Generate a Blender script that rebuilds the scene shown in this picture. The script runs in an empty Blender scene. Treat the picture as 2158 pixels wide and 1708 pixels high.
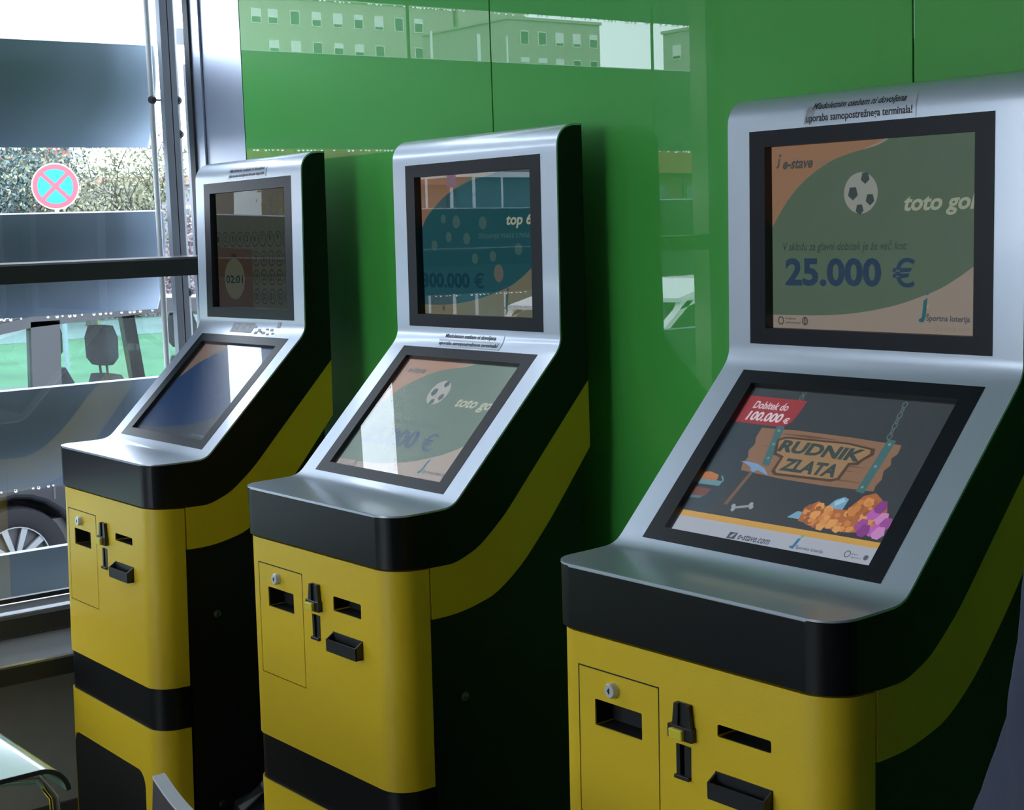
import bpy, bmesh, math, random
from mathutils import Vector, Matrix, noise
random.seed(7)
PI = math.pi
scene = bpy.context.scene
COL = scene.collection
Z0 = 1.06            # height of the terminals' shelf above the floor; many heights below are relative to it

# ------------------------------------------------------------------ camera
f_px = 3257.9
yaw, pitch, roll = 0.9089, -0.1149, -0.0338
cy_, sy_, cp_, sp_ = math.cos(yaw), math.sin(yaw), math.cos(pitch), math.sin(pitch)
fwd = Vector((-sy_*cp_, cy_*cp_, sp_)); rgt = Vector((cy_, sy_, 0)); upv = rgt.cross(fwd)
Rv = rgt*math.cos(roll) + upv*math.sin(roll); Uv = -rgt*math.sin(roll) + upv*math.cos(roll)
cam_d = bpy.data.cameras.new('camera'); cam = bpy.data.objects.new('camera', cam_d); COL.objects.link(cam)
cam.matrix_world = Matrix(((Rv.x, Uv.x, -fwd.x, 2.7081), (Rv.y, Uv.y, -fwd.y, -1.4330), (Rv.z, Uv.z, -fwd.z, 0.4881+Z0), (0, 0, 0, 1)))
cam_d.sensor_width = 36; cam_d.lens = 36*f_px/2158; cam_d.clip_start = .05; cam_d.clip_end = 600
scene.camera = cam

# ------------------------------------------------------------------ world, view
world = bpy.data.worlds.new('overcast_sky'); scene.world = world; world.use_nodes = True
nt = world.node_tree; nt.nodes.clear()
wo = nt.nodes.new('ShaderNodeOutputWorld'); bg = nt.nodes.new('ShaderNodeBackground')
tc = nt.nodes.new('ShaderNodeTexCoord'); sep = nt.nodes.new('ShaderNodeSeparateXYZ'); rmp = nt.nodes.new('ShaderNodeValToRGB')
nt.links.new(tc.outputs['Generated'], sep.inputs[0]); nt.links.new(sep.outputs['Z'], rmp.inputs[0])
rmp.color_ramp.elements[0].position = 0.0; rmp.color_ramp.elements[0].color = (.76, .84, 1.0, 1)
rmp.color_ramp.elements[1].position = 0.9; rmp.color_ramp.elements[1].color = (.80, .87, 1.0, 1)
nt.links.new(rmp.outputs[0], bg.inputs[0]); nt.links.new(bg.outputs[0], wo.inputs[0])
SKY = 9.0
bg.inputs[1].default_value = SKY
scene.view_settings.view_transform = 'Standard'; scene.view_settings.look = 'None'
scene.view_settings.exposure = 0.0; scene.view_settings.gamma = 1.0
scene.view_settings.use_curve_mapping = False
def portal(name, loc, sx, sz):
    l = bpy.data.lights.new(name, 'AREA'); l.shape = 'RECTANGLE'; l.size = sx; l.size_y = sz
    l.cycles.is_portal = True
    o = bpy.data.objects.new(name, l); COL.objects.link(o); o.location = loc; o.rotation_euler = (PI/2, 0, -PI/2)
    return o
portal('window_portal', (-1.135, -.49, 1.78), 1.98, 2.3)
portal('window_portal', (-1.135, -4.4, 1.75), 1.6, 2.0)  # portal of the added side window
front_portal = portal('window_portal', (.55, -5.98, 1.76), 2.5, 1.9); front_portal.rotation_euler = (PI/2, 0, PI)  # portal of the added front window

# ------------------------------------------------------------------ colours, materials
def S(r, g, b):
    f = lambda c: (c/255/12.92) if c/255 <= .04045 else ((c/255+.055)/1.055)**2.4
    return (f(r), f(g), f(b), 1.0)
def mat(name, col, rough=.5, metal=0., coat=0., coat_rough=.05, spec=.5, noise_amt=0., noise_scale=8., bump=0., bump_scale=200., ior=1.5):
    m = bpy.data.materials.new(name); m.use_nodes = True; n = m.node_tree.nodes; L = m.node_tree.links
    p = n['Principled BSDF']; p.inputs['Base Color'].default_value = col
    p.inputs['Roughness'].default_value = rough; p.inputs['Metallic'].default_value = metal
    p.inputs['Coat Weight'].default_value = coat; p.inputs['Coat Roughness'].default_value = coat_rough
    p.inputs['Specular IOR Level'].default_value = spec; p.inputs['IOR'].default_value = ior
    if noise_amt or bump:
        t = n.new('ShaderNodeTexCoord')
    if noise_amt:
        a = n.new('ShaderNodeTexNoise'); a.inputs['Scale'].default_value = noise_scale; a.inputs['Detail'].default_value = 5
        L.new(t.outputs['Object'], a.inputs['Vector'])
        r = n.new('ShaderNodeMapRange'); r.inputs['From Min'].default_value = .25; r.inputs['From Max'].default_value = .75
        r.inputs['To Min'].default_value = 1-noise_amt; r.inputs['To Max'].default_value = 1+noise_amt
        L.new(a.outputs['Fac'], r.inputs['Value'])
        v = n.new('ShaderNodeVectorMath'); v.operation = 'SCALE'; v.inputs[0].default_value = col[:3]
        L.new(r.outputs['Result'], v.inputs['Scale']); L.new(v.outputs[0], p.inputs['Base Color'])
    if bump:
        b = n.new('ShaderNodeTexNoise'); b.inputs['Scale'].default_value = bump_scale; b.inputs['Detail'].default_value = 3
        L.new(t.outputs['Object'], b.inputs['Vector'])
        bb = n.new('ShaderNodeBump'); bb.inputs['Strength'].default_value = bump; bb.inputs['Distance'].default_value = .001
        L.new(b.outputs['Fac'], bb.inputs['Height']); L.new(bb.outputs[0], p.inputs['Normal'])
    return m
def emit(name, col, strength=1.0):
    m = bpy.data.materials.new(name); m.use_nodes = True; n = m.node_tree.nodes; n.clear()
    o = n.new('ShaderNodeOutputMaterial'); e = n.new('ShaderNodeEmission')
    e.inputs[0].default_value = col; e.inputs[1].default_value = strength
    m.node_tree.links.new(e.outputs[0], o.inputs[0]); return m
def pane_mat(name, tint=(1, 1, 1, 1), ior=1.5, rough=0.0):
    m = bpy.data.materials.new(name); m.use_nodes = True; n = m.node_tree.nodes; n.clear(); L = m.node_tree.links
    o = n.new('ShaderNodeOutputMaterial'); mx = n.new('ShaderNodeMixShader')
    # Schlick reflectance, the same from both sides of the sheet; two faces of the sheet reflect
    ge = n.new('ShaderNodeNewGeometry'); dt = n.new('ShaderNodeVectorMath'); dt.operation = 'DOT_PRODUCT'
    L.new(ge.outputs['Normal'], dt.inputs[0]); L.new(ge.outputs['Incoming'], dt.inputs[1])
    def mth(op, a, b=None):
        q = n.new('ShaderNodeMath'); q.operation = op
        for i, v in enumerate((a, b)):
            if v is None: continue
            if hasattr(v, 'links'): L.new(v, q.inputs[i])
            else: q.inputs[i].default_value = v
        return q.outputs[0]
    f0 = min(.9, 2*((ior-1)/(ior+1))**2)
    fres = mth('ADD', f0, mth('MULTIPLY', 1-f0, mth('POWER', mth('SUBTRACT', 1.0, mth('ABSOLUTE', dt.outputs['Value'])), 5.0)))
    g = n.new('ShaderNodeBsdfGlossy'); t = n.new('ShaderNodeBsdfTransparent')
    g.inputs['Roughness'].default_value = rough; t.inputs[0].default_value = tint
    L.new(fres, mx.inputs[0]); L.new(t.outputs[0], mx.inputs[1]); L.new(g.outputs[0], mx.inputs[2]); L.new(mx.outputs[0], o.inputs[0])
    return m
def glass_mat(name, col, rough=0.0, ior=1.45):
    m = bpy.data.materials.new(name); m.use_nodes = True
    p = m.node_tree.nodes['Principled BSDF']; p.inputs['Base Color'].default_value = col
    p.inputs['Transmission Weight'].default_value = 1; p.inputs['Roughness'].default_value = rough; p.inputs['IOR'].default_value = ior
    return m
M = dict(
 yellow=mat('yellow_powder_coat', (.76, .52, .014, 1), .38, bump=.25, bump_scale=900),
 silver=mat('silver_paint', (.56, .62, .71, 1), .36, metal=.55, coat=.55, coat_rough=.10, bump=.06, bump_scale=1500),
 black=mat('black_plastic', (.003, .004, .005, 1), .36, spec=.3),
 black_metal=mat('black_steel', (.0035, .0038, .0045, 1), .5),
 bezel=mat('bezel_black', (.008, .010, .015, 1), .36, spec=.22),
 reveal=mat('reveal_black', (.008, .008, .010, 1), .5),
 dark_slot=mat('slot_dark', (.006, .006, .007, 1), .6),
 slot_plastic=mat('slot_plastic', (.02, .021, .022, 1), .35),
 chrome=mat('chrome', (.75, .76, .78, 1), .4, metal=.6),
 screw=mat('dull_screw', (.16, .17, .18, 1), .35, metal=1),
 button=mat('yellow_button', (.72, .60, .05, 1), .3),
 film=mat('sticker_film', (.55, .60, .68, 1), .28, metal=.45),
 film_grey=mat('sticker_residue', (.33, .34, .37, 1), .5, noise_amt=.3, noise_scale=120),
 ink=mat('black_ink', (.012, .012, .018, 1), .5),
 screen_pane=pane_mat('screen_pane', ior=1.45), screen_haze=pane_mat('anti_glare_layer', ior=1.62, rough=.30),
 green=mat('green_back_painted_glass', (.07, .45, .065, 1), .5, coat=1.0, coat_rough=.0, spec=.2, ior=1.5),
 steel=mat('brushed_steel', (.62, .68, .82, 1), .34, metal=1, bump=.03, bump_scale=300),
 gasket=mat('black_gasket', (.02, .025, .035, 1), .5),
 frame_dark=mat('anodised_frame', (.045, .046, .045, 1), .45),
 frame_alu=mat('aluminium', (.36, .39, .44, 1), .4, metal=.6),
 white_alu=mat('white_aluminium', (.72, .75, .78, 1), .4),
 sill=mat('window_sill_lacquer', (.50, .52, .57, 1), .12, metal=.5),
 sill_front=mat('window_sill_front', (.035, .035, .033, 1), .5),
 window_glass=pane_mat('window_glass', (.93, .97, .95, 1), 1.5),
 plaster=mat('plaster_beige', (.55, .53, .43, 1), .8, noise_amt=.12, noise_scale=6),
 plaster_dim=mat('plaster_grey', (.50, .44, .40, 1), .8, noise_amt=.05),
 ceiling=mat('ceiling_white', (.72, .73, .74, 1), .9),
 floor=mat('floor_tiles', (.17, .145, .12, 1), .35, noise_amt=.12, noise_scale=3),
 brown=mat('brown_baseboard', (.10, .085, .07, 1), .5),
 louvre=mat('louvre_metal', (.19, .245, .32, 1), .42, metal=.3),
 drop=glass_mat('water', (1, 1, 1, 1), 0, 1.33),
 post=mat('galvanised_post', (.30, .33, .38, 1), .45, metal=.5),
 asphalt=mat('asphalt', (.06, .06, .065, 1), .55, noise_amt=.2, noise_scale=4),
 path=mat('pale_paving', (.14, .17, .17, 1), .7, noise_amt=.08),
 grass=mat('grass', (.045, .13, .055, 1), .9, noise_amt=.3, noise_scale=1.2),
 car=mat('black_car_paint', (.008, .009, .012, 1), .35, coat=.35, coat_rough=.04, spec=.2),
 car_trim=mat('car_trim', (.02, .02, .022, 1), .5),
 car_glass=pane_mat('car_glass', (.60, .74, .72, 1), 1.18),
 seat=mat('car_seat', (.03, .032, .038, 1), .8),
 tyre=mat('tyre', (.007, .007, .009, 1), .8, spec=.2),
 rim=mat('alloy_rim', (.16, .17, .18, 1), .4, metal=.5),
 chromebar=mat('bright_trim', (.7, .72, .74, 1), .2, metal=.9),
 sign_red=mat('sign_red', (.46, .055, .085, 1), .5), sign_blue=mat('sign_blue', (.0, .28, .42, 1), .5),
 sign_white=mat('sign_white', (.8, .8, .8, 1), .5),
 bark=mat('bark', (.07, .06, .055, 1), .9, noise_amt=.3, noise_scale=9),
 leaf_green=mat('leaves_green', (.085, .12, .055, 1), .8), leaf_dark=mat('leaves_dark', (.08, .115, .115, 1), .8),
 leaf_yellow=mat('leaves_yellow', (.28, .26, .04, 1), .8), leaf_pale=mat('leaves_pale', (.19, .195, .125, 1), .8),
 leaf_brown=mat('leaves_brown', (.20, .155, .175, 1), .8),
 block_wall=mat('block_render', (.40, .39, .33, 1), .9, noise_amt=.04, noise_scale=.3),
 block_wall2=mat('block_render_grey', (.38, .37, .33, 1), .9, noise_amt=.04, noise_scale=.3),
 brick=mat('red_brick_render', (.24, .09, .06, 1), .85, noise_amt=.1),
 lilac=mat('lilac_render', (.20, .18, .21, 1), .9), shop=mat('brown_shop_front', (.13, .085, .07, 1), .9, noise_amt=.3, noise_scale=.5), grey_frame=mat('grey_window_frame', (.07, .065, .06, 1), .6), orange=mat('orange_fascia', (.22, .08, .045, 1), .7, noise_amt=.2, noise_scale=.8),
 tile=mat('roof_tile', (.30, .17, .15, 1), .8),
 win_dark=mat('dark_pane', (.05, .07, .08, 1), .15), win_white=mat('white_blind', (.75, .76, .76, 1), .6),
 teal=mat('teal_panel', (.03, .10, .10, 1), .4, noise_amt=.5, noise_scale=1.5),
 cloth_blue=mat('blue_canvas', (.04, .06, .36, 1), .8), cloth_red=mat('red_canvas', (.6, .04, .04, 1), .8),
 white_paint=mat('white_car_paint', (.78, .8, .82, 1), .3, coat=.6),
 tabletop=mat('green_acrylic', (.34, .74, .50, 1), .25, coat=1, coat_rough=.12, spec=.6),
 acrylic=glass_mat('clear_acrylic', (.95, .98, .95, 1), .02, 1.47),
 table_edge=mat('dark_sheet_edge', (.05, .06, .05, 1), .3),
 chair_face=mat('brown_grey_shell', (.05, .042, .045, 1), .5), chair_edge=mat('pale_grey_edge', (.62, .60, .66, 1), .5),
 bag=mat('black_bin_liner', (.012, .013, .014, 1), .22),
 jacket=mat('slate_blue_cloth', (.030, .037, .070, 1), .85, noise_amt=.12, noise_scale=14, bump=.4, bump_scale=500),
 trousers=mat('dark_trousers', (.03, .03, .04, 1), .9), skin=mat('skin', (.55, .34, .25, 1), .55), hair=mat('brown_hair', (.05, .03, .02, 1), .7),
 shoe=mat('dark_shoe', (.02, .018, .016, 1), .5), eye=mat('eye', (.7, .7, .7, 1), .3), lip=mat('lip', (.42, .18, .15, 1), .5),
)
M['green'].node_tree.nodes['Principled BSDF'].inputs['Coat IOR'].default_value = 1.68
# ------------------------------------------------------------------ mesh helpers
class MB:
    def __init__(s, dz=0.0): s.v = []; s.f = []; s.mi = []; s.mats = []; s.dz = dz
    def m(s, mt):
        if mt not in s.mats: s.mats.append(mt)
        return s.mats.index(mt)
    def add(s, vs, fs, mt=None):
        b = len(s.v); s.v += [(p[0], p[1], p[2]+s.dz) for p in vs]
        k = s.m(mt) if mt else 0
        for q in fs: s.f.append(tuple(b+i for i in q)); s.mi.append(k)
    def box(s, x0, x1, y0, y1, z0, z1, mt=None, bv=0.0):
        if bv:
            bm = bmesh.new(); bmesh.ops.create_cube(bm, size=1)
            for v in bm.verts: v.co = Vector(((x0+x1)/2+v.co.x*(x1-x0), (y0+y1)/2+v.co.y*(y1-y0), (z0+z1)/2+v.co.z*(z1-z0)))
            bmesh.ops.bevel(bm, geom=bm.edges[:], offset=bv, segments=2, affect='EDGES', profile=.5)
            bm.verts.index_update(); s.add([v.co[:] for v in bm.verts], [[v.index for v in f.verts] for f in bm.faces], mt); bm.free(); return
        s.add([(x0,y0,z0),(x1,y0,z0),(x1,y1,z0),(x0,y1,z0),(x0,y0,z1),(x1,y0,z1),(x1,y1,z1),(x0,y1,z1)],
              [(0,3,2,1),(4,5,6,7),(0,1,5,4),(1,2,6,5),(2,3,7,6),(3,0,4,7)], mt)
    def ring_loft(s, rings, mt=None, cap=True, close=True):
        n = len(rings[0]); vs = [p for r in rings for p in r]; fs = []
        for i in range(len(rings)-1):
            for j in range(n if close else n-1):
                k = (j+1) % n
                fs.append((i*n+j, i*n+k, (i+1)*n+k, (i+1)*n+j))
        if cap: fs.append(tuple(reversed(range(n)))); fs.append(tuple((len(rings)-1)*n+j for j in range(n)))
        s.add(vs, fs, mt)
    def tube(s, pts, rad, n=10, mt=None, cap=True):
        pts = [Vector(p) for p in pts]
        if not hasattr(rad, '__len__'): rad = [rad]*len(pts)
        rings = []; prev = None
        for i, p in enumerate(pts):
            d = (pts[min(i+1, len(pts)-1)]-pts[max(i-1, 0)]).normalized()
            if prev is None:
                a = d.orthogonal().normalized()
            else:
                a = (prev-d*prev.dot(d)).normalized()
            prev = a; b = d.cross(a)
            rings.append([p+(a*math.cos(t)+b*math.sin(t))*rad[i] for t in [2*PI*k/n for k in range(n)]])
        s.ring_loft(rings, mt, cap)
    def prism(s, poly, axis, a, b, mt=None):     # extrude a 2D outline along an axis
        def P(u, w, t): return (t, u, w) if axis == 'x' else ((u, t, w) if axis == 'y' else (u, w, t))
        n = len(poly); vs = [P(u, w, a) for u, w in poly]+[P(u, w, b) for u, w in poly]
        fs = [tuple(range(n)), tuple(reversed(range(n, 2*n)))]+[(i, i+n, (i+1) % n+n, (i+1) % n) for i in range(n)]
        s.add(vs, fs, mt)
    def ball(s, c, r, mt=None, seg=10, rn=6):
        if not hasattr(r, '__len__'): r = (r, r, r)
        rings = []
        for i in range(rn+1):
            a = -PI/2+PI*(i+.02)/(rn+.04); 
            rings.append([(c[0]+r[0]*math.cos(a)*math.cos(t), c[1]+r[1]*math.cos(a)*math.sin(t), c[2]+r[2]*math.sin(a)) for t in [2*PI*k/seg for k in range(seg)]])
        s.ring_loft(rings, mt)
    def mesh(s, name):
        me = bpy.data.meshes.new(name); me.from_pydata(s.v, [], s.f); 
        for mt in s.mats: me.materials.append(mt)
        for p, k in zip(me.polygons, s.mi): p.material_index = k
        bm = bmesh.new(); bm.from_mesh(me); bmesh.ops.recalc_face_normals(bm, faces=bm.faces); bm.to_mesh(me); bm.free()
        me.update(); return me
    def obj(s, name, mt=None, parent=None, smooth=None):
        if mt and not s.mats: s.mats.append(mt)
        me = s.mesh(name); return link(name, me, parent, smooth)
def link(name, me, parent=None, smooth=None):
    o = bpy.data.objects.new(name, me); COL.objects.link(o)
    if parent: o.parent = parent
    if smooth is not None:
        for p in me.polygons: p.use_smooth = True
        me.set_sharp_from_angle(angle=math.radians(smooth))
    return o
def thing(name, label, cat, loc=(0, 0, 0), rz=0, group=None):
    o = bpy.data.objects.new(name, None); COL.objects.link(o); o.location = loc; o.rotation_euler = (0, 0, rz)
    o.empty_display_size = .1; return tag(o, label, cat, group)
def tag(o, label, cat, group=None, kind=None):
    o['label'] = label; o['category'] = cat
    if group: o['group'] = group
    if kind: o['kind'] = kind
    return o
def struct(o): o['kind'] = 'structure'; return o
_fontcache = {}
def text2d(txt, bold=0.0):
    """flat outline text as (verts2d, faces) normalised to its bounding box 0..1, plus aspect"""
    key = (txt, bold)
    if key in _fontcache: return _fontcache[key]
    c = bpy.data.curves.new('t', 'FONT'); c.body = txt; c.size = 1; c.resolution_u = 3; c.offset = bold
    o = bpy.data.objects.new('t', c); me = bpy.data.meshes.new_from_object(o)
    vs = [v.co[:2] for v in me.vertices]; fs = [tuple(p.vertices) for p in me.polygons]
    bpy.data.objects.remove(o); bpy.data.meshes.remove(me); bpy.data.curves.remove(c)
    x0 = min(v[0] for v in vs); x1 = max(v[0] for v in vs); y0 = min(v[1] for v in vs); y1 = max(v[1] for v in vs)
    r = ([((x-x0)/(x1-x0), (y-y0)/(y1-y0)) for x, y in vs], fs, (x1-x0)/(y1-y0))
    _fontcache[key] = r; return r

# ================================================================== ROOM
XW = -1.15; YW = .515; ZC = 1.95          # window plane, back wall face, ceiling height above shelf
b = MB(); b.box(-1.5, 6, -6, .75, -.12, 0); struct(b.obj('floor', M['floor']))
b = MB(Z0); b.box(-1.3, 6, -6, .75, ZC, ZC+.15); struct(b.obj('ceiling', M['ceiling']))
wb = MB(Z0); wb.box(-1.16, 6, YW+.012, .75, -Z0, ZC); wall_back = struct(wb.obj('wall_back', M['black_metal']))
for i in range(6):
    x0 = -.8655+1.0425*i if i else -.8655
    p = MB(Z0); p.box(x0+.0015, x0+1.0425-.0015, YW, YW+.010, -Z0+.10, ZC, bv=.0008)
    o = p.obj('green_panel', M['green'], wall_back)
p = MB(Z0); p.box(-1.078, -.8675, YW, YW+.010, -Z0+.1, ZC); p.obj('steel_panel', M['steel'], wall_back)
p = MB(Z0); p.box(-1.128, -1.080, YW-.006, YW+.010, -Z0+.1, ZC); p.obj('steel_strip', M['steel'], wall_back)
p = MB(Z0); p.box(-.868, 6, YW-.008, YW+.012, -Z0, -Z0+.099); p.obj('baseboard', M['black_metal'], wall_back)
# left wall with the seen window and an unseen one added for light
WB, WE = -.43, -1.485
p = MB(Z0)
p.box(XW-.12, XW, WE, .75, -Z0, WB-.10)
p.box(XW-.12, XW+.02, -3.62, WE, -Z0, ZC)
p.box(XW-.12, XW, -5.2, -3.62, -Z0, -.3); p.box(XW-.12, XW, -5.2, -3.62, 1.7, ZC)
p.box(XW-.12, XW, -6, -5.2, -Z0, ZC); p.box(XW-.12, XW, WE, .75, ZC-.05, ZC)
struct(p.obj('wall_left', M['plaster']))
p = MB(Z0); p.box(6, 6.15, -6, .75, -Z0, ZC); struct(p.obj('wall_right', M['plaster_dim']))
p = MB(Z0); p.box(-1.3, -.7, -6.15, -6, -Z0, ZC); p.box(1.8, 6, -6.15, -6, -Z0, ZC); p.box(-.7, 1.8, -6.15, -6, -Z0, -.25); p.box(-.7, 1.8, -6.15, -6, 1.65, ZC); struct(p.obj('wall_front', M['plaster_dim']))
p = MB(Z0)
for x in (-.7, .52, 1.74): p.box(x, x+.06, -6.1, -6.03, -.25, 1.65)
p.box(-.7, 1.8, -6.1, -6.03, -.25, -.19); p.box(-.7, 1.8, -6.1, -6.03, 1.59, 1.65)
w3o = struct(p.obj('added_window_front', M['frame_dark']))  # unseen window behind the camera, added to throw daylight on the terminal fronts
for x in (-.64, .58):
    p = MB(Z0); p.add([(x, -6.06, -.19), (x+1.16, -6.06, -.19), (x+1.16, -6.06, 1.59), (x, -6.06, 1.59)], [(0, 1, 2, 3)]); p.obj('glass_pane', M['window_glass'], w3o)
p = MB(Z0); p.box(XW, XW+.012, -6, YW, -Z0, -.98); struct(p.obj('baseboard_left', M['brown']))
# window 1
w1 = MB(Z0)
w1.prism([(XW-.03, WB+.004), (XW+.012, WB-.003), (-1.09, -.442), (-1.09, -.50), (XW-.03, -.50)], 'y', WE, YW-.001)
w1o = struct(w1.obj('window_1', M['sill']))
p = MB(Z0); p.prism([(-1.089, -.447), (-1.089, -.497), (-1.083, -.497), (-1.083, -.452)], 'y', WE, YW-.001); p.obj('rail_front', M['sill_front'], w1o)
p = MB(Z0); p.box(XW-.012, XW+.004, WE, YW-.002, WB+.004, WB+.016); p.obj('gasket', M['gasket'], w1o)
p = MB(Z0); p.prism([(XW, -.50), (-1.09, -.502), (-.952, -.530), (-.948, -.534), (-.952, -.545), (XW, -.545)], 'y', WE, YW-.02); p.obj('sill_board', M['sill'], w1o)
p = MB(Z0); p.box(-.957, -.950, WE, YW-.02, -.582, -.533); p.obj('sill_front', M['sill_front'], w1o)
p = MB(Z0); p.prism([(XW+.002, .390), (-1.07, .388), (-1.07, .432), (-1.075, .437), (XW+.002, .4405)], 'y', WE, YW-.006); p.obj('transom', M['frame_dark'], w1o)
p = MB(Z0); p.box(XW-.006, XW+.022, YW-.012, YW-.001, WB, ZC); p.obj('corner_gasket', M['gasket'], w1o)
p = MB(Z0); p.box(XW-.006, XW+.03, WE, WE+.035, WB, ZC-.05); p.obj('frame_side', M['frame_dark'], w1o)
js = [YW-.010, -.200, -1.190, WE+.03]
for a, c in zip(js[:-1], js[1:]):
    for z0, z1 in ((WB+.014, .392), (.438, ZC-.05)):
        p = MB(Z0); p.add([(XW, c+.003, z0), (XW, a-.003, z0), (XW, a-.003, z1), (XW, c+.003, z1)], [(0, 1, 2, 3)]); p.obj('glass_pane', M['window_glass'], w1o)
for y in js[1:3]:
    p = MB(Z0); p.box(XW-.004, XW+.004, y-.003, y+.003, WB, ZC-.05); p.obj('glass_joint', M['gasket'], w1o)
w2 = MB(Z0)
for y0, y1, z0, z1 in ((-5.2, -5.14, -.3, 1.7), (-3.68, -3.62, -.3, 1.7), (-5.14, -3.68, -.3, -.24), (-5.14, -3.68, 1.64, 1.7), (-4.31, -4.25, -.24, 1.64)):
    w2.box(XW-.06, XW-.01, y0, y1, z0, z1)
w2o = struct(w2.obj('added_window_side', M['frame_dark']))  # unseen window further along, put in for frontal light on the terminals
for y0, y1 in ((-5.14, -4.31), (-4.25, -3.68)):
    p = MB(Z0); p.add([(XW-.03, y0, -.24), (XW-.03, y1, -.24), (XW-.03, y1, 1.64), (XW-.03, y0, 1.64)], [(0, 1, 2, 3)]); p.obj('glass_pane', M['window_glass'], w2o)

# ================================================================== TERMINALS
XL, XR = -.006, .527
SB = (.0408, .4787); SO = (.0711, .4487)
U1, U2 = Vector((.3879, .6185)), Vector((.3834, .2915)); L1, L2 = Vector((.3666, .2491)), Vector((.1409, .0178))
def fillet(a, c, bq, ta, tb, n=6):
    """rounded corner at c between a and bq as quadratic arc points"""
    p = c+(a-c).normalized()*ta; q = c+(bq-c).normalized()*tb
    return [p*(1-t)**2+c*2*t*(1-t)+q*t*t for t in [i/n for i in range(n+1)]]
B1 = Vector((.1241, .0020)); B2 = Vector((.3844, .2690))
prof = [Vector((-.008, -.0045)), Vector((-.008, .0004))]
RF = .045
prof += [Vector((-.008+RF*(1-math.cos(t)), .0006)) for t in [PI/2*i/8 for i in range(1, 9)]]
prof += [Vector((.07, .001))] + fillet(Vector((.03, .001)), B1, L2, .024, .017) + [L2] + [L2+(L1-L2)*t for t in (.33, .66)] + [L1]
prof += fillet(L1, B2, U2, .020, .018) + [U2, U2+(U1-U2)*.5, U1, Vector((.3882, .631))]
prof += [Vector((.430-.0418*math.cos(t), .631+.041*math.sin(t))) for t in [PI/2*i/8 for i in range(1, 9)]] + [Vector((.4505, .6722))]
iL2, iL1, iU2, iU1 = prof.index(L2), prof.index(L1), prof.index(U2), prof.index(U1)
cum = [0]
for i in range(1, len(prof)): cum.append(cum[-1]+(prof[i]-prof[i-1]).length)
def on_face(x, s, off=.0006):
    i = 0
    while i < len(cum)-2 and cum[i+1] < s: i += 1
    t = (s-cum[i])/(cum[i+1]-cum[i]); p = prof[i]+(prof[i+1]-prof[i])*t; d = (prof[i+1]-prof[i]).normalized()
    return (x, p.x-d.y*off, p.y+d.x*off)
def inset(y, r=RF, y0=-.008):
    t = y-y0
    return 0 if t >= r else r-math.sqrt(max(0, r*r-(r-t)**2))
BD = [(-.008, -.0935), (.04, -.0955), (.073, -.0990), (.10, -.0992), (.1262, -.0982), (.153, -.0898), (.1853, -.0743), (.2246, -.0430), (.2526, -.0169), (.305, .0406), (.376, .1181), (.4505, .1992)]
LO = [(.075, -.1918), (.11, -.1912), (.1413, -.1882), (.181, -.1797), (.2203, -.1660), (.2758, -.1270), (.33, -.0720), (.3705, -.0257), (.4505, .0729)]
def interp(T, y):
    if y <= T[0][0]: return T[0][1]
    for (a, p), (c, q) in zip(T[:-1], T[1:]):
        if y <= c: return p+(q-p)*(y-a)/(c-a)
    return T[-1][1]
def smooth_tab(T, n=3):       # Catmull-Rom refinement
    out = []
    for i in range(len(T)-1):
        p0, p1, p2, p3 = [Vector(T[max(0, min(len(T)-1, i+k))]) for k in (-1, 0, 1, 2)]
        for j in range(n):
            t = j/n; out.append(tuple(.5*((2*p1)+(p2-p0)*t+(2*p0-5*p1+4*p2-p3)*t*t+(3*p1-p0-3*p2+p3)*t**3)))
    out.append(T[-1]); return out
BD = smooth_tab(BD); LO = smooth_tab(LO)
def top_at(y):
    best = None
    for p, q in zip(prof[:-1], prof[1:]):
        if min(p.x, q.x)-1e-9 <= y <= max(p.x, q.x)+1e-9 and abs(q.x-p.x) > 1e-6:
            z = p.y+(q.y-p.y)*(y-p.x)/(q.x-p.x); best = z if best is None else max(best, z)
    return best if best is not None else .67
def loft_y(mb, ys, zt, zb, xl, xr, ins, top=True):
    """solid whose side outline is zt..zb over y and whose plan is rounded by ins(y)"""
    n = len(ys)
    def row(y): i = ins(y); return [(xl+i, y, zb(y)), (xr-i, y, zb(y)), (xr-i, y, zt(y)), (xl+i, y, zt(y))]
    vs = [p for y in ys for p in row(y)]; fs = []
    for k in range(n-1):
        a, c = 4*k, 4*k+4
        fs += [(a, a+1, c+1, c), (a+1, a+2, c+2, c+1), (a+3, a, c, c+3)]
        if top: fs.append((a+2, a+3, c+3, c+2))
    fs += [(0, 3, 2, 1), (4*n-4, 4*n-3, 4*n-2, 4*n-1)]
    mb.add(vs, fs)
def bool_cut(me, cutter):
    a = bpy.data.objects.new('a', me); c = bpy.data.objects.new('c', cutter); COL.objects.link(a); COL.objects.link(c)
    md = a.modifiers.new('b', 'BOOLEAN'); md.operation = 'DIFFERENCE'; md.object = c; md.solver = 'EXACT'
    dg = bpy.context.evaluated_depsgraph_get(); dg.update()
    r = bpy.data.meshes.new_from_object(a.evaluated_get(dg)); bpy.data.objects.remove(a); bpy.data.objects.remove(c); return r
def rrect(x0, x1, z0, z1, r, n=4):
    out = []
    for cx, cz, a0 in ((x1-r, z1-r, 0), (x0+r, z1-r, PI/2), (x0+r, z0+r, PI), (x1-r, z0+r, 1.5*PI)):
        out += [(cx+r*math.cos(a0+PI/2*i/n), cz+r*math.sin(a0+PI/2*i/n)) for i in range(n+1)]
    return out
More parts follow.
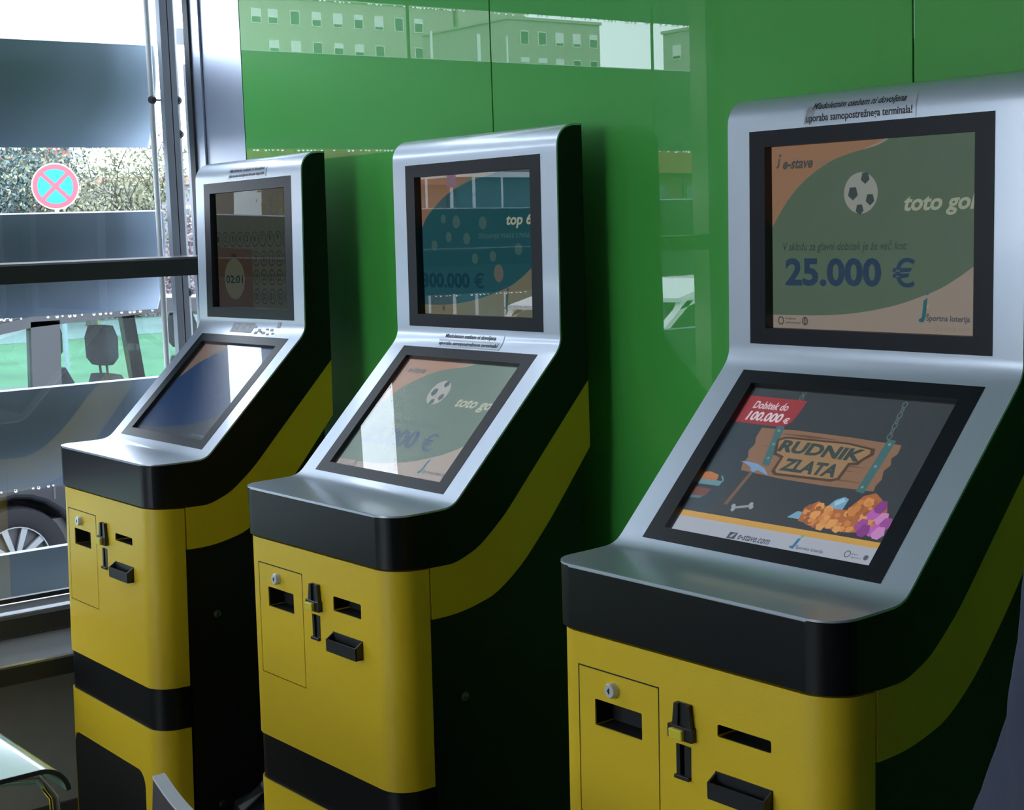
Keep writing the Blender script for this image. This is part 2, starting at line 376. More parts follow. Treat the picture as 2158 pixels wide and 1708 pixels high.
class Canvas:
    """flat screen picture drawn on the display plane, s right and t down, both 0..1"""
    def __init__(s, A, ex, ey, n, parent): s.A, s.ex, s.ey, s.n, s.parent, s.k, s.gap = A, ex, ey, n, parent, 1, .00010
        # k counts layers
    def P(s, u, v, k): return tuple(s.A+s.ex*u+s.ey*v+s.n*(s.gap*k))
    def draw(s, name, items, split=False):
        mb = MB()
        if split:
            k0 = s.k
            for it in items: s.k = k0; s.draw(name, [it])     # side by side, so they share one layer
            return
        for it in items:
            s.k += 1; kind, m = it[0], it[1]
            if kind == 'poly': mb.add([s.P(u, v, s.k) for u, v in it[2]], [tuple(range(len(it[2])))], m)
            elif kind == 'oval':
                c, r = it[2], it[3]; mb.add([s.P(c[0]+r[0]*math.cos(t), c[1]+r[1]*math.sin(t), s.k) for t in [2*PI*i/28 for i in range(28)]], [tuple(range(28))], m)
            elif kind == 'ring':
                c, r, w = it[2], it[3], it[4]; n = 24
                vs = [s.P(c[0]+(r[0]-q*w)*math.cos(t), c[1]+(r[1]-q*w*1.35)*math.sin(t), s.k) for q in (0, 1) for t in [2*PI*i/n for i in range(n)]]
                mb.add(vs, [(i, (i+1) % n, n+(i+1) % n, n+i) for i in range(n)], m)
            elif kind == 'text':
                txt, (x0, y0, x1, y1), bold, shear = it[2], it[3], it[4], it[5]
                V2, F2, _ = text2d(txt, bold); rot = it[6] if len(it) > 6 else 0
                h = y1-y0; 
                mb.add([s.P(x0+(x1-x0-shear*h)*u+shear*h*v, y1-h*v+rot*(u-.5), s.k) for u, v in V2], F2, m)
        return mb.obj(name, None, s.parent)
_em = {}
def E(r, g, b, k=1.0):
    key = (r, g, b, k)
    if key not in _em: _em[key] = emit('screen_colour', S(r, g, b), k)
    return _em[key]
def blob(pts, n=5): return smooth_closed(pts, n)
def smooth_closed(T, n=4):
    out = []; N = len(T)
    for i in range(N):
        p0, p1, p2, p3 = [Vector(T[(i+k) % N]) for k in (-1, 0, 1, 2)]
        for j in range(n):
            t = j/n; out.append(tuple(.5*((2*p1)+(p2-p0)*t+(2*p0-5*p1+4*p2-p3)*t*t+(3*p1-p0-3*p2+p3)*t**3)))
    return out
def curve_open(T, n=4): return smooth_tab(T, n)
def pic_goal(cv, k=1.0, dimlogo=1.0):
    c = lambda r, g, b: E(r, g, b, k)
    cv.draw('picture_background', [('poly', c(126, 116, 107), [(-.03, -.03), (1.03, -.03), (1.03, 1.03), (-.03, 1.03)])])
    cv.draw('orange_corner', [('poly', c(126, 96, 74), [(-.03, -.03), (.64, -.03), (.3, .12), (.05, .38), (-.03, .5)])])
    left = curve_open([(-.03, .5), (.034, .379), (.098, .277), (.185, .182), (.306, .098), (.423, .057), (.537, .029), (.64, -.03)])
    right = curve_open([(1.03, .58), (.966, .657), (.844, .755), (.738, .810), (.607, .862), (.425, .905), (.233, .924), (-.03, .928)])
    cv.draw('green_shape', [('poly', c(70, 88, 74), left+[(1.03, -.03)]+right)])
    cx, cz = .455, .272; rx, rz = .082, .108
    it = [('oval', c(124, 128, 122), (cx, cz), (rx, rz))]
    for px, pz, s_ in ((cx-.038, cz+.0, .030), (cx+.045, cz+.035, .026), (cx+.022, cz-.078, .026), (cx-.005, cz+.085, .024)):
        it.append(('poly', c(48, 60, 62), [(px+s_*.85*math.cos(a), pz+s_*1.25*math.sin(a)) for a in [2*PI*i/5+.3 for i in range(5)]]))
    cv.draw('football', it)
    cv.draw('title_lettering', [('text', c(134, 140, 122), 'toto gol', (.645, .288, .985, .400), .03, .22)])
    cv.draw('small_lettering', [('text', c(36, 52, 50), 'V skladu za glavni dobitek je že več kot:', (.052, .522, .68, .585), .0, .15)])
    cv.draw('amount_lettering', [('text', c(32, 52, 74), '25.000', (.070, .612, .555, .765), .035, 0), ('text', c(32, 52, 74), '€', (.606, .612, .712, .765), .012, 0)])
    cv.draw('logo_lettering', [('text', c(58, 62, 62), 'e-stave', (.058, .074, .225, .126), .03, .2), ('text', c(104, 96, 86), '.com', (.228, .090, .294, .122), .0, .2),
        ('poly', c(66, 66, 62), [(.040, .068), (.048, .063), (.043, .112), (.030, .120), (.026, .111), (.035, .105)]), ('oval', c(66, 66, 62), (.049, .050), (.006, .008)),
        ('text', c(52, 62, 72), 'Športna loterija', (.762, .895, .958, .942), .02, .05), ('text', c(118, 108, 100), 'Za vse nas', (.80, .955, .955, .982), 0, .1),
        ('poly', c(30, 84, 90), [(.735, .94), (.728, .93), (.744, .915), (.752, .83), (.770, .815), (.762, .91), (.752, .94)]), ('oval', c(60, 84, 96), (.768, .790), (.010, .012)),
        ('poly', c(150, 130, 90), [(.765, .86), (.776, .84), (.772, .87)]),
        ('text', c(56, 58, 58), 'Igrajmo', (.072, .938, .125, .955), .02, 0), ('text', c(56, 58, 58), 'odgovorno!', (.072, .96, .152, .978), .02, 0),
        ('ring', c(56, 58, 58), (.048, .958), (.016, .024), .005), ('oval', c(66, 66, 66), (.176, .957), (.016, .024)), ('text', c(120, 112, 104), '18', (.167, .945, .185, .969), .02, 0)])
def pic_top6(cv):
    c = lambda r, g, b: E(r, g, b)
    cv.draw('picture_background', [('poly', c(92, 90, 72), [(-.05, -.03), (1.03, -.03), (1.03, 1.03), (-.05, 1.03)])])
    cv.draw('orange_corner', [('poly', c(112, 86, 66), [(-.05, -.03), (.55, -.03), (.16, .18), (.04, .299), (-.02, .40), (-.05, .42)])])
    left = curve_open([(-.05, .45), (-.017, .402), (.041, .299), (.12, .225), (.25, .13), (.45, .05), (.62, .02), (.75, -.03)])
    right = curve_open([(1.03, .57), (.96, .648), (.828, .751), (.708, .811), (.462, .889), (.205, .929), (-.05, .932)])
    cv.draw('teal_shape', [('poly', c(24, 64, 70), left+[(1.03, -.03)]+right)])
    cv.draw('number_ball', [('oval', c(52, 78, 76), p, (.034*s_, .046*s_)) for p, s_ in (((.316, .335), 1), ((.549, .349), 1), ((.244, .442), .8), ((.405, .456), .9), ((.11, .498), .8), ((.472, .597), .8), ((.627, .582), .8), ((.841, .535), .9), ((.20, .31), .7))]+[('oval', c(78, 78, 72), (.672, .700), (.040, .062))], True)
    cv.draw('title_lettering', [('text', c(136, 140, 122), 'top 6', (.735, .292, .968, .392), .03, .2)])
    cv.draw('small_lettering', [('text', c(58, 88, 84), 'ŽREBANJE VSAKE 3 MINUTE', (.505, .418, .998, .466), 0, .2)])
    cv.draw('amount_lettering', [('text', c(8, 44, 52), '300.000', (-.012, .698, .420, .808), .03, 0), ('text', c(8, 44, 52), '€', (.458, .698, .548, .808), .012, 0)])
    cv.draw('logo_lettering', [('text', c(54, 60, 56), 'Športna loterija', (.745, .905, .975, .945), .02, .05),
        ('poly', c(40, 64, 62), [(.715, .95), (.705, .94), (.722, .925), (.732, .85), (.75, .835), (.742, .92), (.732, .95)]), ('oval', c(50, 66, 66), (.748, .81), (.009, .012)),
        ('text', c(74, 76, 62), 'Igrajmo', (.045, .945, .10, .962), .02, 0), ('oval', c(60, 62, 54), (.18, .955), (.013, .021))])
def pic_draw(cv):
    cv.gap = .00005
    c = lambda r, g, b: E(r, g, b, .55)
    cv.draw('picture_background', [('poly', c(72, 76, 66), [(-.07, -.03), (1.03, -.03), (1.03, 1.03), (-.07, 1.03)])])
    cv.draw('brown_block', [('poly', c(68, 56, 46), [(-.07, .466), (.479, .500), (.479, 1.03), (-.07, 1.03)])])
    rings = [('ring', c(40, 46, 42), (.02+.1007*i, .404+.0015*i), (.045, .066), .007) for i in range(10)]
    rings += [('ring', c(40, 46, 42), (.530+.1010*i, z), (.044, .066), .007) for z in (.578, .737, .899) for i in range(5)]
    cv.draw('number_ring', rings, True)
    its = [('text', c(34, 40, 38), str(i+1), (.005+.1007*i, .375, .032+.1007*i, .430), .02, 0) for i in range(9)]
    its += [('text', c(34, 40, 38), str(9+j*10+i), (.508+.1010*i, z-.028, .552+.1010*i, z+.028), .02, 0) for j, z in enumerate((.578, .737, .899)) for i in range(5)]
    cv.draw('number_lettering', its)
    cv.draw('clock_oval', [('oval', c(86, 90, 76), (.236, .752), (.140, .178)), ('poly', c(46, 34, 34), [(.20, .535), (.27, .535), (.27, .565), (.20, .565)])])
    cv.draw('clock_lettering', [('text', c(26, 36, 40), '02:01', (.118, .722, .350, .790), .02, 0)])
def pic_blue(cv):
    c = lambda r, g, b: E(r, g, b)
    cv.draw('picture_background', [('poly', c(58, 66, 78), [(-.03, -.05), (1.03, -.05), (1.03, 1.03), (-.03, 1.03)])])
    cv.draw('orange_corner', [('poly', c(120, 96, 84), [(-.03, -.05), (.4, -.05), (.2, .12), (.03, .36), (-.03, .45)])])
    left = curve_open([(-.03, .46), (.04, .32), (.12, .2), (.25, .1), (.42, .0), (.5, -.05)])
    right = curve_open([(1.03, .55), (.9, .70), (.7, .82), (.4, .90), (.2, .93), (-.03, .93)])
    cv.draw('blue_shape', [('poly', c(10, 46, 92), left+[(1.03, -.05)]+right)])
    cv.draw('logo_lettering', [('text', c(110, 130, 150), 'Športna loterija', (.74, .92, .95, .95), .02, .05)])
def pic_mine(cv):
    cv.gap = .000028
    c = lambda r, g, b: E(r, g, b)
    rnd = random.Random(3)
    cv.draw('picture_background', [('poly', c(50, 54, 62), [(-.03, -.04), (1.03, -.04), (1.03, 1.03), (-.03, 1.03)]), ('poly', c(44, 54, 66), [(-.03, .25), (.15, .25), (.2, .5), (.12, .84), (-.03, .84)])])
    cv.draw('white_strip', [('poly', c(164, 170, 184), [(-.03, .875), (1.03, .872), (1.03, 1.03), (-.03, 1.03)])])
    cv.draw('yellow_strip', [('poly', c(196, 152, 70), [(-.03, .845), (1.03, .842), (1.03, .876), (-.03, .882)])])
    chain = []
    for i in range(7):
        chain.append(('ring', c(88, 112, 112), (.757+.0016*i, .028+.034*i), (.012 if i % 2 == 0 else .007, .020), .004))
    for i in range(2): chain.append(('ring', c(88, 112, 112), (.262, .005+.036*i), (.010, .020), .004))
    cv.draw('chain_link', chain, True)
    board = [(.152, .262), (.33, .255), (.60, .262), (.838, .276), (.842, .33), (.825, .36), (.838, .40), (.822, .44), (.834, .49), (.822, .53), (.826, .565), (.60, .572), (.40, .568), (.172, .548), (.160, .50), (.170, .46), (.152, .42), (.166, .37), (.150, .33)]
    it = [('poly', c(134, 100, 78), board)]
    for i in range(9):
        z = .285+.030*i; w0 = .18+rnd.random()*.3; w1_ = min(.81, w0+.12+rnd.random()*.35)
        it.append(('poly', [c(98, 68, 52), c(168, 132, 98), c(112, 80, 58)][i % 3], [(w0, z), ((w0+w1_)/2, z-.006), (w1_, z+.002), ((w0+w1_)/2, z+.010)]))
    cv.draw('wooden_board', it)
    cv.draw('strap', [('poly', c(62, 102, 106), [(.222, .238), (.262, .240), (.296, .50), (.258, .495)]), ('poly', c(62, 102, 106), [(.768, .250), (.806, .252), (.790, .585), (.752, .580)])]
        + [('oval', c(120, 150, 150), (x, z), (.006, .008)) for x, z in ((.245, .27), (.258, .36), (.272, .45), (.786, .28), (.778, .42), (.770, .55))])
    cv.draw('carved_plaque', [('poly', c(76, 56, 44), [(.262, .326), (.30, .302), (.60, .296), (.735, .316), (.745, .352), (.712, .395), (.70, .425), (.665, .432), (.655, .525), (.62, .545), (.345, .552), (.322, .53), (.328, .44), (.285, .425)]),
        ('poly', c(150, 118, 84), [(.276, .334), (.305, .315), (.60, .308), (.718, .326), (.725, .350), (.70, .385), (.685, .410), (.652, .418), (.640, .515), (.612, .530), (.352, .536), (.338, .52), (.342, .428), (.298, .412)])])
    cv.draw('title_lettering', [('text', c(52, 64, 64), 'RUDNIK', (.292, .326, .706, .405), .045, .12, .006), ('text', c(52, 64, 64), 'ZLATA', (.352, .436, .632, .518), .045, .12)])
    cv.draw('red_flag', [('poly', c(150, 42, 56), [(-.03, .055), (.302, .060), (.296, .14), (.284, .205), (.262, .236), (.22, .246), (-.03, .240)])])
    cv.draw('flag_lettering', [('text', c(206, 190, 198), 'Dobitek do', (.045, .088, .232, .140), .025, .12), ('text', c(212, 198, 206), '100.000', (.042, .158, .232, .222), .035, .12), ('text', c(212, 198, 206), '€', (.238, .182, .268, .222), .03, 0)])
    cv.draw('pickaxe', [('poly', c(112, 84, 66), [(.226, .535), (.243, .535), (.205, .775), (.186, .772)]), ('poly', c(116, 150, 188), [(.145, .492), (.19, .490), (.24, .497), (.285, .52), (.322, .562), (.300, .552), (.255, .535), (.24, .552), (.222, .545), (.215, .525), (.18, .505)])])
    cv.draw('bone', [('poly', c(140, 148, 154), [(.245, .778), (.318, .752), (.322, .766), (.250, .792)])]+[('oval', c(150, 158, 164), p, (.010, .013)) for p in ((.240, .775), (.246, .796), (.320, .748), (.328, .766))])
    cv.draw('ore_cart', [('poly', c(176, 110, 62), [(-.03, .60), (.03, .585), (.08, .60), (.085, .64), (-.03, .65)]), ('poly', c(96, 140, 150), [(-.03, .640), (.118, .636), (.112, .668), (-.03, .672)]),
        ('poly', c(110, 64, 58), [(-.03, .69), (.085, .695), (.07, .745), (-.03, .75)]), ('poly', c(80, 110, 120), [(-.03, .748), (.062, .745), (.05, .762), (-.03, .768)]), ('poly', c(96, 140, 150), [(.10, .60), (.122, .63), (.118, .64), (.094, .604)])])
    it = [('poly', c(112, 160, 190), [(.518, .79), (.55, .745), (.575, .745), (.58, .79)]), ('poly', c(112, 160, 190), [(.665, .70), (.69, .645), (.722, .622), (.745, .632), (.74, .70)]), ('poly', c(150, 196, 216), [(.69, .66), (.72, .630), (.735, .645), (.70, .685)]),
          ('poly', c(168, 98, 56), [(.575, .80), (.572, .72), (.62, .668), (.66, .69), (.70, .70), (.76, .695), (.80, .60), (.845, .575), (.875, .60), (.92, .64), (.94, .70), (.90, .80), (.80, .822), (.68, .815)])]
    for i in range(70):
        x = .59+rnd.random()*.31; lo = .815-(.0 if x > .62 else .03); hi = .70 if x < .76 else .62
        z = hi+(lo-hi)*rnd.random()**.8; s_ = .010+.020*rnd.random(); a0 = rnd.random()*6
        it.append(('poly', [c(196, 124, 62), c(206, 140, 78), c(148, 86, 50), c(214, 152, 88)][rnd.randrange(4)], [(x+s_*.8*math.cos(a0+a), z+s_*math.sin(a0+a)) for a in (0, 1.1, 2.4, 3.6, 5.0)]))
    cv.draw('gold_heap', it)
    it = []
    for a, (px, pz) in enumerate(((.86, .77), (.885, .70), (.90, .655), (.93, .72), (.955, .745), (.92, .79), (.88, .80), (.945, .80))):
        it.append(('poly', [c(150, 70, 150), c(176, 92, 176), c(128, 52, 132), c(196, 130, 190)][a % 4], [(px-.028, pz+.01), (px-.012, pz-.035), (px+.016, pz-.038), (px+.028, pz+.005), (px+.010, pz+.036), (px-.014, pz+.034)]))
    cv.draw('purple_crystal', it)
    cv.draw('logo_lettering', [('text', c(60, 62, 82), 'e-stave.com', (.352, .935, .512, .972), .02, .1), ('poly', c(60, 62, 82), [(.305, .935), (.345, .935), (.340, .975), (.300, .975)]),
        ('poly', c(164, 170, 184), [(.326, .942), (.335, .942), (.322, .968), (.311, .962)]),
        ('text', c(66, 84, 110), 'Športna loterija', (.635, .940, .765, .968), .02, .05), ('poly', c(50, 110, 150), [(.612, .965), (.604, .955), (.618, .95), (.626, .905), (.640, .90), (.632, .95), (.628, .968)]), ('oval', c(130, 160, 120), (.640, .888), (.008, .010)),
        ('ring', c(80, 84, 100), (.868, .940), (.014, .020), .004), ('text', c(80, 84, 100), 'Igrajmo', (.886, .930, .915, .942), .01, 0), ('text', c(80, 84, 100), 'odgovorno!', (.886, .948, .930, .960), .01, 0), ('oval', c(80, 84, 100), (.950, .943), (.010, .015))])

def face_text(mb, txt, x0, x1, s0, s1, shear=.0, bold=.02, mt=None, flip=False, off=.0011):
    V2, F2, _ = text2d(txt, bold); h = s1-s0
    vs = []
    for u, v in V2:
        if flip: u, v = 1-u, 1-v
        vs.append(on_face(x0+(x1-x0-shear*h)*u+shear*h*v, s0+h*v, off))
    mb.add(vs, F2, mt)
def face_patch(mb, pts, mt, off=.0007, n=8):
    """pts = (x0,x1,s0,s1) strip with several rows so it follows the bend"""
    x0, x1, s0, s1 = pts[:4]; sk = pts[4] if len(pts) > 4 else 0; vs = []; fs = []
    for i in range(n+1):
        s = s0+(s1-s0)*i/n; d = sk*i/n
        vs += [on_face(x0+d, s, off), on_face(x1+d, s, off)]
    for i in range(n): fs.append((2*i, 2*i+1, 2*i+3, 2*i+2))
    mb.add(vs, fs, mt)
sU1, sU2, sL1 = cum[iU1], cum[iU2], cum[iL1]

def terminal(label, X, Y, R, T, Sx, Zk, upper, lower, slot3=(-.170, -.187), sticker='C'):
    root = thing('betting_terminal', label, 'terminal', group='betting terminals along the green wall')
    Mx = Matrix.Translation((X, Y, Z0+Zk)) @ Matrix.Rotation(R, 4, 'Z') @ Matrix.Rotation(-T, 4, 'Y') @ Matrix.Rotation(Sx, 4, 'X')
    root.matrix_world = Mx @ Matrix.Translation((0, 0, -Z0))
    D = Z0                                             # meshes are relative to the shelf, the empty stands on the floor
    # silver faceplate
    mb = MB(D); n = len(prof); vs = []
    xs = [XL, SB[0], SB[1], XR]
    for p in prof:
        i = inset(p.x)
        for j, x in enumerate(xs): vs.append((min(max(x, XL+i), XR-i), p.x, p.y))
    fs = []
    for i in range(n-1):
        for j in range(3):
            if j == 1 and (iL2 <= i < iL1 or iU2 <= i < iU1): continue
            a = 4*i+j; fs.append((a, a+1, a+5, a+4))
    mb.add(vs, fs)
    nrm = []
    for i in range(n):
        d = (prof[min(i+1, n-1)]-prof[max(i-1, 0)]).normalized(); nrm.append(Vector((d.y, -d.x)))
    nrm[1] = Vector((0, -1))
    for j in (0, 3):        # the folded edge of the sheet, a separate strip so that it stays crisp
        e_ = [vs[4*i+j] for i in range(n)]; q_ = [(p[0], p[1]+nrm[i].x*.0032, p[2]+nrm[i].y*.0032) for i, p in enumerate(e_)]
        mb.add(e_+q_, [(i, i+1, n+i+1, n+i) for i in range(n-1)])
    mb.obj('silver_faceplate', M['silver'], root, 40)
    # bezels and screens
    for nm, a, c, o1, o2, rec, pic in (('upper', U1, U2, (.3875, .5947), (.3839, .3155), .016, upper), ('lower', L1, L2, (.3510, .2325), (.1562, .0334), .012, lower)):
        A = Vector((0, a.x, a.y)); C_ = Vector((0, c.x, c.y)); dn = (C_-A).normalized(); nr = dn.cross(Vector((1, 0, 0))).normalized()
        if nr.y > 0: nr = -nr
        L = (C_-A).length; t1 = (Vector((0, *o1))-A).dot(dn); t2 = (Vector((0, *o2))-A).dot(dn)
        lift = .0006
        def P(x, t, dep): return tuple(A+Vector((x, 0, 0))+dn*t+nr*dep)
        mb = MB(D)
        o = [(SB[0]-.001, -.001), (SB[1]+.001, -.001), (SB[1]+.001, L+.001), (SB[0]-.001, L+.001)]; q = [(SO[0], t1), (SO[1], t1), (SO[1], t2), (SO[0], t2)]
        vs = [P(x, t, lift) for x, t in o]+[P(x, t, lift) for x, t in q]+[P(x, t, -.004) for x, t in o]
        mb.add(vs, [(i, (i+1) % 4, 4+(i+1) % 4, 4+i) for i in range(4)]+[(i, (i+1) % 4, 8+(i+1) % 4, 8+i) for i in range(4)])
        bz = mb.obj('screen_bezel', M['bezel'], root)
        mb = MB(D)
        vs = [P(x, t, lift) for x, t in q]+[P(x, t, -rec-.004) for x, t in q]
        mb.add(vs, [(i, (i+1) % 4, 4+(i+1) % 4, 4+i) for i in range(4)])
        mb.obj('bezel_reveal', M['reveal'], bz)
        # display: dark panel, picture, glass in front; the upper one is set a little straighter than its bezel
        mb = MB(D); kk = rec+.003
        ex = Vector((SO[1]-SO[0], 0, 0)); A0 = Vector(P(SO[0], t1, -rec)); ey = Vector(P(SO[0], t2, -rec))-A0
        if nm == 'upper': A0.y -= .0010; ey.y += .0022
        A0.z += D; nn = ex.normalized().cross(-ey.normalized()); nn = nn if nn.dot(nr) > 0 else -nn
        m_ = .012; e1, e2 = ex.normalized()*m_, ey.normalized()*m_
        pl = MB(); back = A0-nn*.0015
        pl.add([tuple(back-e1-e2), tuple(back+ex+e1-e2), tuple(back+ex+ey+e1+e2), tuple(back+ey-e1+e2),
                tuple(back-e1-e2-nn*.006), tuple(back+ex+e1-e2-nn*.006), tuple(back+ex+ey+e1+e2-nn*.006), tuple(back+ey-e1+e2-nn*.006)],
               [(0, 1, 2, 3), (4, 5, 6, 7), (0, 1, 5, 4), (1, 2, 6, 5), (2, 3, 7, 6), (3, 0, 4, 7)])
        disp = pl.obj(nm+'_display', M['dark_slot'], root)
        cv = Canvas(back+nn*.0002, ex, ey, nn, disp); pic(cv)
        g = A0+nn*.0075
        pl = MB(); pl.add([tuple(g-e1*.5-e2*.5), tuple(g+ex+e1*.5-e2*.5), tuple(g+ex+ey+e1*.5+e2*.5), tuple(g+ey-e1*.5+e2*.5)], [(0, 1, 2, 3)])
        pl.obj('screen_glass', M['screen_pane'], disp)
        if nm == 'lower':
            g = A0+nn*.0055; pl = MB(); pl.add([tuple(g-e1*.5-e2*.5), tuple(g+ex+e1*.5-e2*.5), tuple(g+ex+ey+e1*.5+e2*.5), tuple(g+ey-e1*.5+e2*.5)], [(0, 1, 2, 3)])
            pl.obj('anti_glare_sheet', M['screen_haze'], disp)
    # black housing
    ys = sorted(set([-.008+RF*(1-math.cos(PI/2*i/8)) for i in range(9)]+[.06, .0945, .11, .1241, .135, .15, .2, .25, .3, .34, .3666, .378, .384, .3868, .3925, .398, .406, .416, .43, .4505]+[y for y, _ in BD]))
    def tz(y):
        if y < .3925: return top_at(min(y, .372) if y > .372 else y)-.0042
        return top_at(y-.0018)-.0032
    mb = MB(D); e = .0012
    loft_y(mb, ys, lambda y: max(tz(y), interp(BD, y)+.002) if y < .38 or y >= .3925 else top_at(.372)+.02, lambda y: interp(BD, y), XL+e, XR-e, lambda y: inset(y), top=False)
    mb.obj('black_housing', M['black'], root, 30)
    # yellow band under the housing
    ysb = [y for y, _ in LO]; mb = MB(D)
    loft_y(mb, ysb, lambda y: interp(BD, y), lambda y: interp(LO, y), XL+.0016, XR-.0016, lambda y: 0)
    mb.obj('yellow_side_band', M['yellow'], root, 30)
    # front body with openings cut
    r2 = .052; yf = -.0045; yfs = [yf+r2*(1-math.cos(PI/2*i/10)) for i in range(11)]+[.0735]
    lean = .012; ins2 = lambda y: inset(y, r2, yf)
    def body(zt, zb, dy=0.0, xo=.0025):
        m2 = MB(D); loft_y(m2, [y+dy for y in yfs], lambda y: zt if not callable(zt) else zt(y), lambda y: zb, XL+xo, XR-xo, lambda y: ins2(y-dy))
        m2.v = [(x, y+lean*(z-D), z) for x, y, z in m2.v]; return m2
    def ztop(y): return -.0975-.0035*max(0, y)/.0735
    main = body(ztop, -.4932).mesh('yellow_body')
    cut = MB(D); fy = yf+lean*-.2
    ring = [(.0544, -.1455), (.2192, -.1455), (.2192, -.3643), (.0544, -.3643)]; g = .0011
    cut.prism(rrect(.0885, .1855, -.2282, -.1893, .002, 2), 'y', -.05, .030)
    cut.prism(rrect(.3290, .4225, slot3[1], slot3[0], .003, 2), 'y', -.05, .030)
    cut.prism(rrect(.2535, .2800, -.2585, -.2140, .002, 2), 'y', -.05, .022)
    main = bool_cut(main, cut.mesh('c'))
    for z0, z1, x0, x1 in ((-.1455-g, -.1455+g, .0544-g, .2192+g), (-.3643-g, -.3643+g, .0544-g, .2192+g)):
        c2 = MB(D); c2.box(x0, x1, -.05, fy+.0030, z0, z1); main = bool_cut(main, c2.mesh('c'))
    for x in (.0544, .2192):
        c2 = MB(D); c2.box(x-g, x+g, -.05, fy+.0030, -.3643, -.1455); main = bool_cut(main, c2.mesh('c'))
    link('yellow_body', main, root, 30)
    if not main.materials: main.materials.append(M['yellow'])
    main.materials[0] = M['yellow']
    bb = body(-.4932, -.5865, .003, .004); bb.obj('black_band', M['black'], root, 30)
    low = body(-.5865, -Z0+.035).mesh('yellow_lower_body')
    cut = MB(D); cut.prism(rrect(.032, .447, -Z0+.06, -.692, .036, 6), 'y', -.05, .045); low = bool_cut(low, cut.mesh('c')); low.materials.clear(); low.materials.append(M['yellow'])
    lo = link('yellow_lower_body', low, root, 30)
    mb = MB(D); mb.prism(rrect(.033, .446, -Z0+.061, -.693, .036, 6), 'y', -.0105, .040); mb.obj('dark_niche', M['black_metal'], lo)
    mb = MB(D); mb.box(XL+.01, XR-.01, .004, .07, -Z0, -Z0+.035); mb.obj('plinth', M['black_metal'], root)
    # dark linings of the openings
    mb = MB(D)
    for x0, x1, z0, z1 in ((.0882, .1858, -.2285, -.1890), (.3287, .4228, slot3[1]-.0003, slot3[0]+.0003), (.2532, .2803, -.2588, -.2137)):
        mb = MB(D); ya, yb = fy+.0022, .027; w = .0006
        mb.box(x0, x0+w, ya, yb, z0, z1); mb.box(x1-w, x1, ya, yb, z0, z1); mb.box(x0, x1, ya, yb, z0, z0+w); mb.box(x0, x1, ya, yb, z1-w, z1); mb.box(x0, x1, yb, yb+.001, z0, z1)
        mb.obj('slot_lining', M['dark_slot'], root)
    mb = MB(D); gx = .0004
    for x0, x1, z0, z1 in ((.0544, .2192, -.1455-gx*2, -.1455+gx*2), (.0544, .2192, -.3643-gx*2, -.3643+gx*2), (.0544-gx*2, .0544+gx*2, -.3643, -.1455), (.2192-gx*2, .2192+gx*2, -.3643, -.1455)):
        mb.box(x0, x1, fy+.0008+lean*(-.05 if z1 > -.2 else 0), fy+.0032, z0, z1)
    mb.obj('door_gap', M['dark_slot'], root)
    # access door hardware
    mb = MB(D); c = (.1290, fy, -.1680)
    pts = [(c[0], c[1]+.004-k, c[2]) for k in (0, .0115, .0135)]
    mb.tube(pts, [.0108, .0108, .0092], 20); lk = mb.obj('key_lock', M['chrome'], root, 40)
    mb = MB(D); mb.box(c[0]-.0012, c[0]+.0012, c[1]-.0101, c[1]-.0090, c[2]-.004, c[2]+.004); mb.box(c[0]-.003, c[0]-.001, c[1]-.0100, c[1]-.0090, c[2]-.0016, c[2]+.0016); mb.obj('keyhole', M['dark_slot'], lk)
    # coin insert with yellow return button
    mb = MB(D)
    mb.prism([(.2575, -.1545), (.2830, -.1545), (.2865, -.186), (.2530, -.186)], 'y', fy-.0035, fy+.004)
    mb.prism([(.2565, -.1550), (.2640, -.1550), (.2630, -.186), (.2520, -.186)], 'y', fy-.0075, fy-.003)
    mb.prism([(.2760, -.1550), (.2840, -.1550), (.2885, -.186), (.2765, -.186)], 'y', fy-.0075, fy-.003)
    mb.box(.2450, .2905, fy-.0095, fy+.002, -.2050, -.1855, bv=.001)
    ci = mb.obj('coin_insert', M['slot_plastic'], root)
    mb = MB(D); mb.box(.2535, .2780, fy-.0165, fy-.009, -.2035, -.1885, bv=.0018); mb.obj('return_button', M['button'], ci)
    mb = MB(D); mb.box(.2528, .2598, fy-.001, fy+.012, -.2582, -.2142); mb.box(.2685, .2806, fy-.001, fy+.012, -.2582, -.2142); mb.box(.2520, .2800, fy-.006, fy+.004, -.2615, -.2560, bv=.001)
    mb.box(.2590, .2690, fy+.008, fy+.014, -.2582, -.2142)
    mb.obj('coin_return', M['slot_plastic'], root)
    # ticket tray
    mb = MB(D); x0, x1 = .3258, .4252; pd = .017
    mb.box(x0, x1, fy-.002, fy+.003, -.2645, -.2342)
    for xa, xb in ((x0, x0+.003), (x1-.003, x1)):
        mb.prism([(fy, -.2345), (fy-pd, -.2450), (fy-pd, -.2650), (fy, -.2680)], 'x', xa, xb)
    mb.box(x0, x1, fy-pd-.0005, fy-pd+.0025, -.2655, -.2455); mb.box(x0, x1, fy-pd, fy, -.2680, -.2645)
    mb.obj('ticket_tray', M['slot_plastic'], root)
    # rear cabinet and screws
    ysb = [.0735]+[y for y, _ in LO if .08 < y < .43]+[.43]; mb = MB(D)
    loft_y(mb, ysb, lambda y: interp(LO, y)+.004, lambda y: -Z0, XL+.008, XR-.008, lambda y: 0)
    mb.obj('rear_cabinet', M['black_metal'], root, 30)
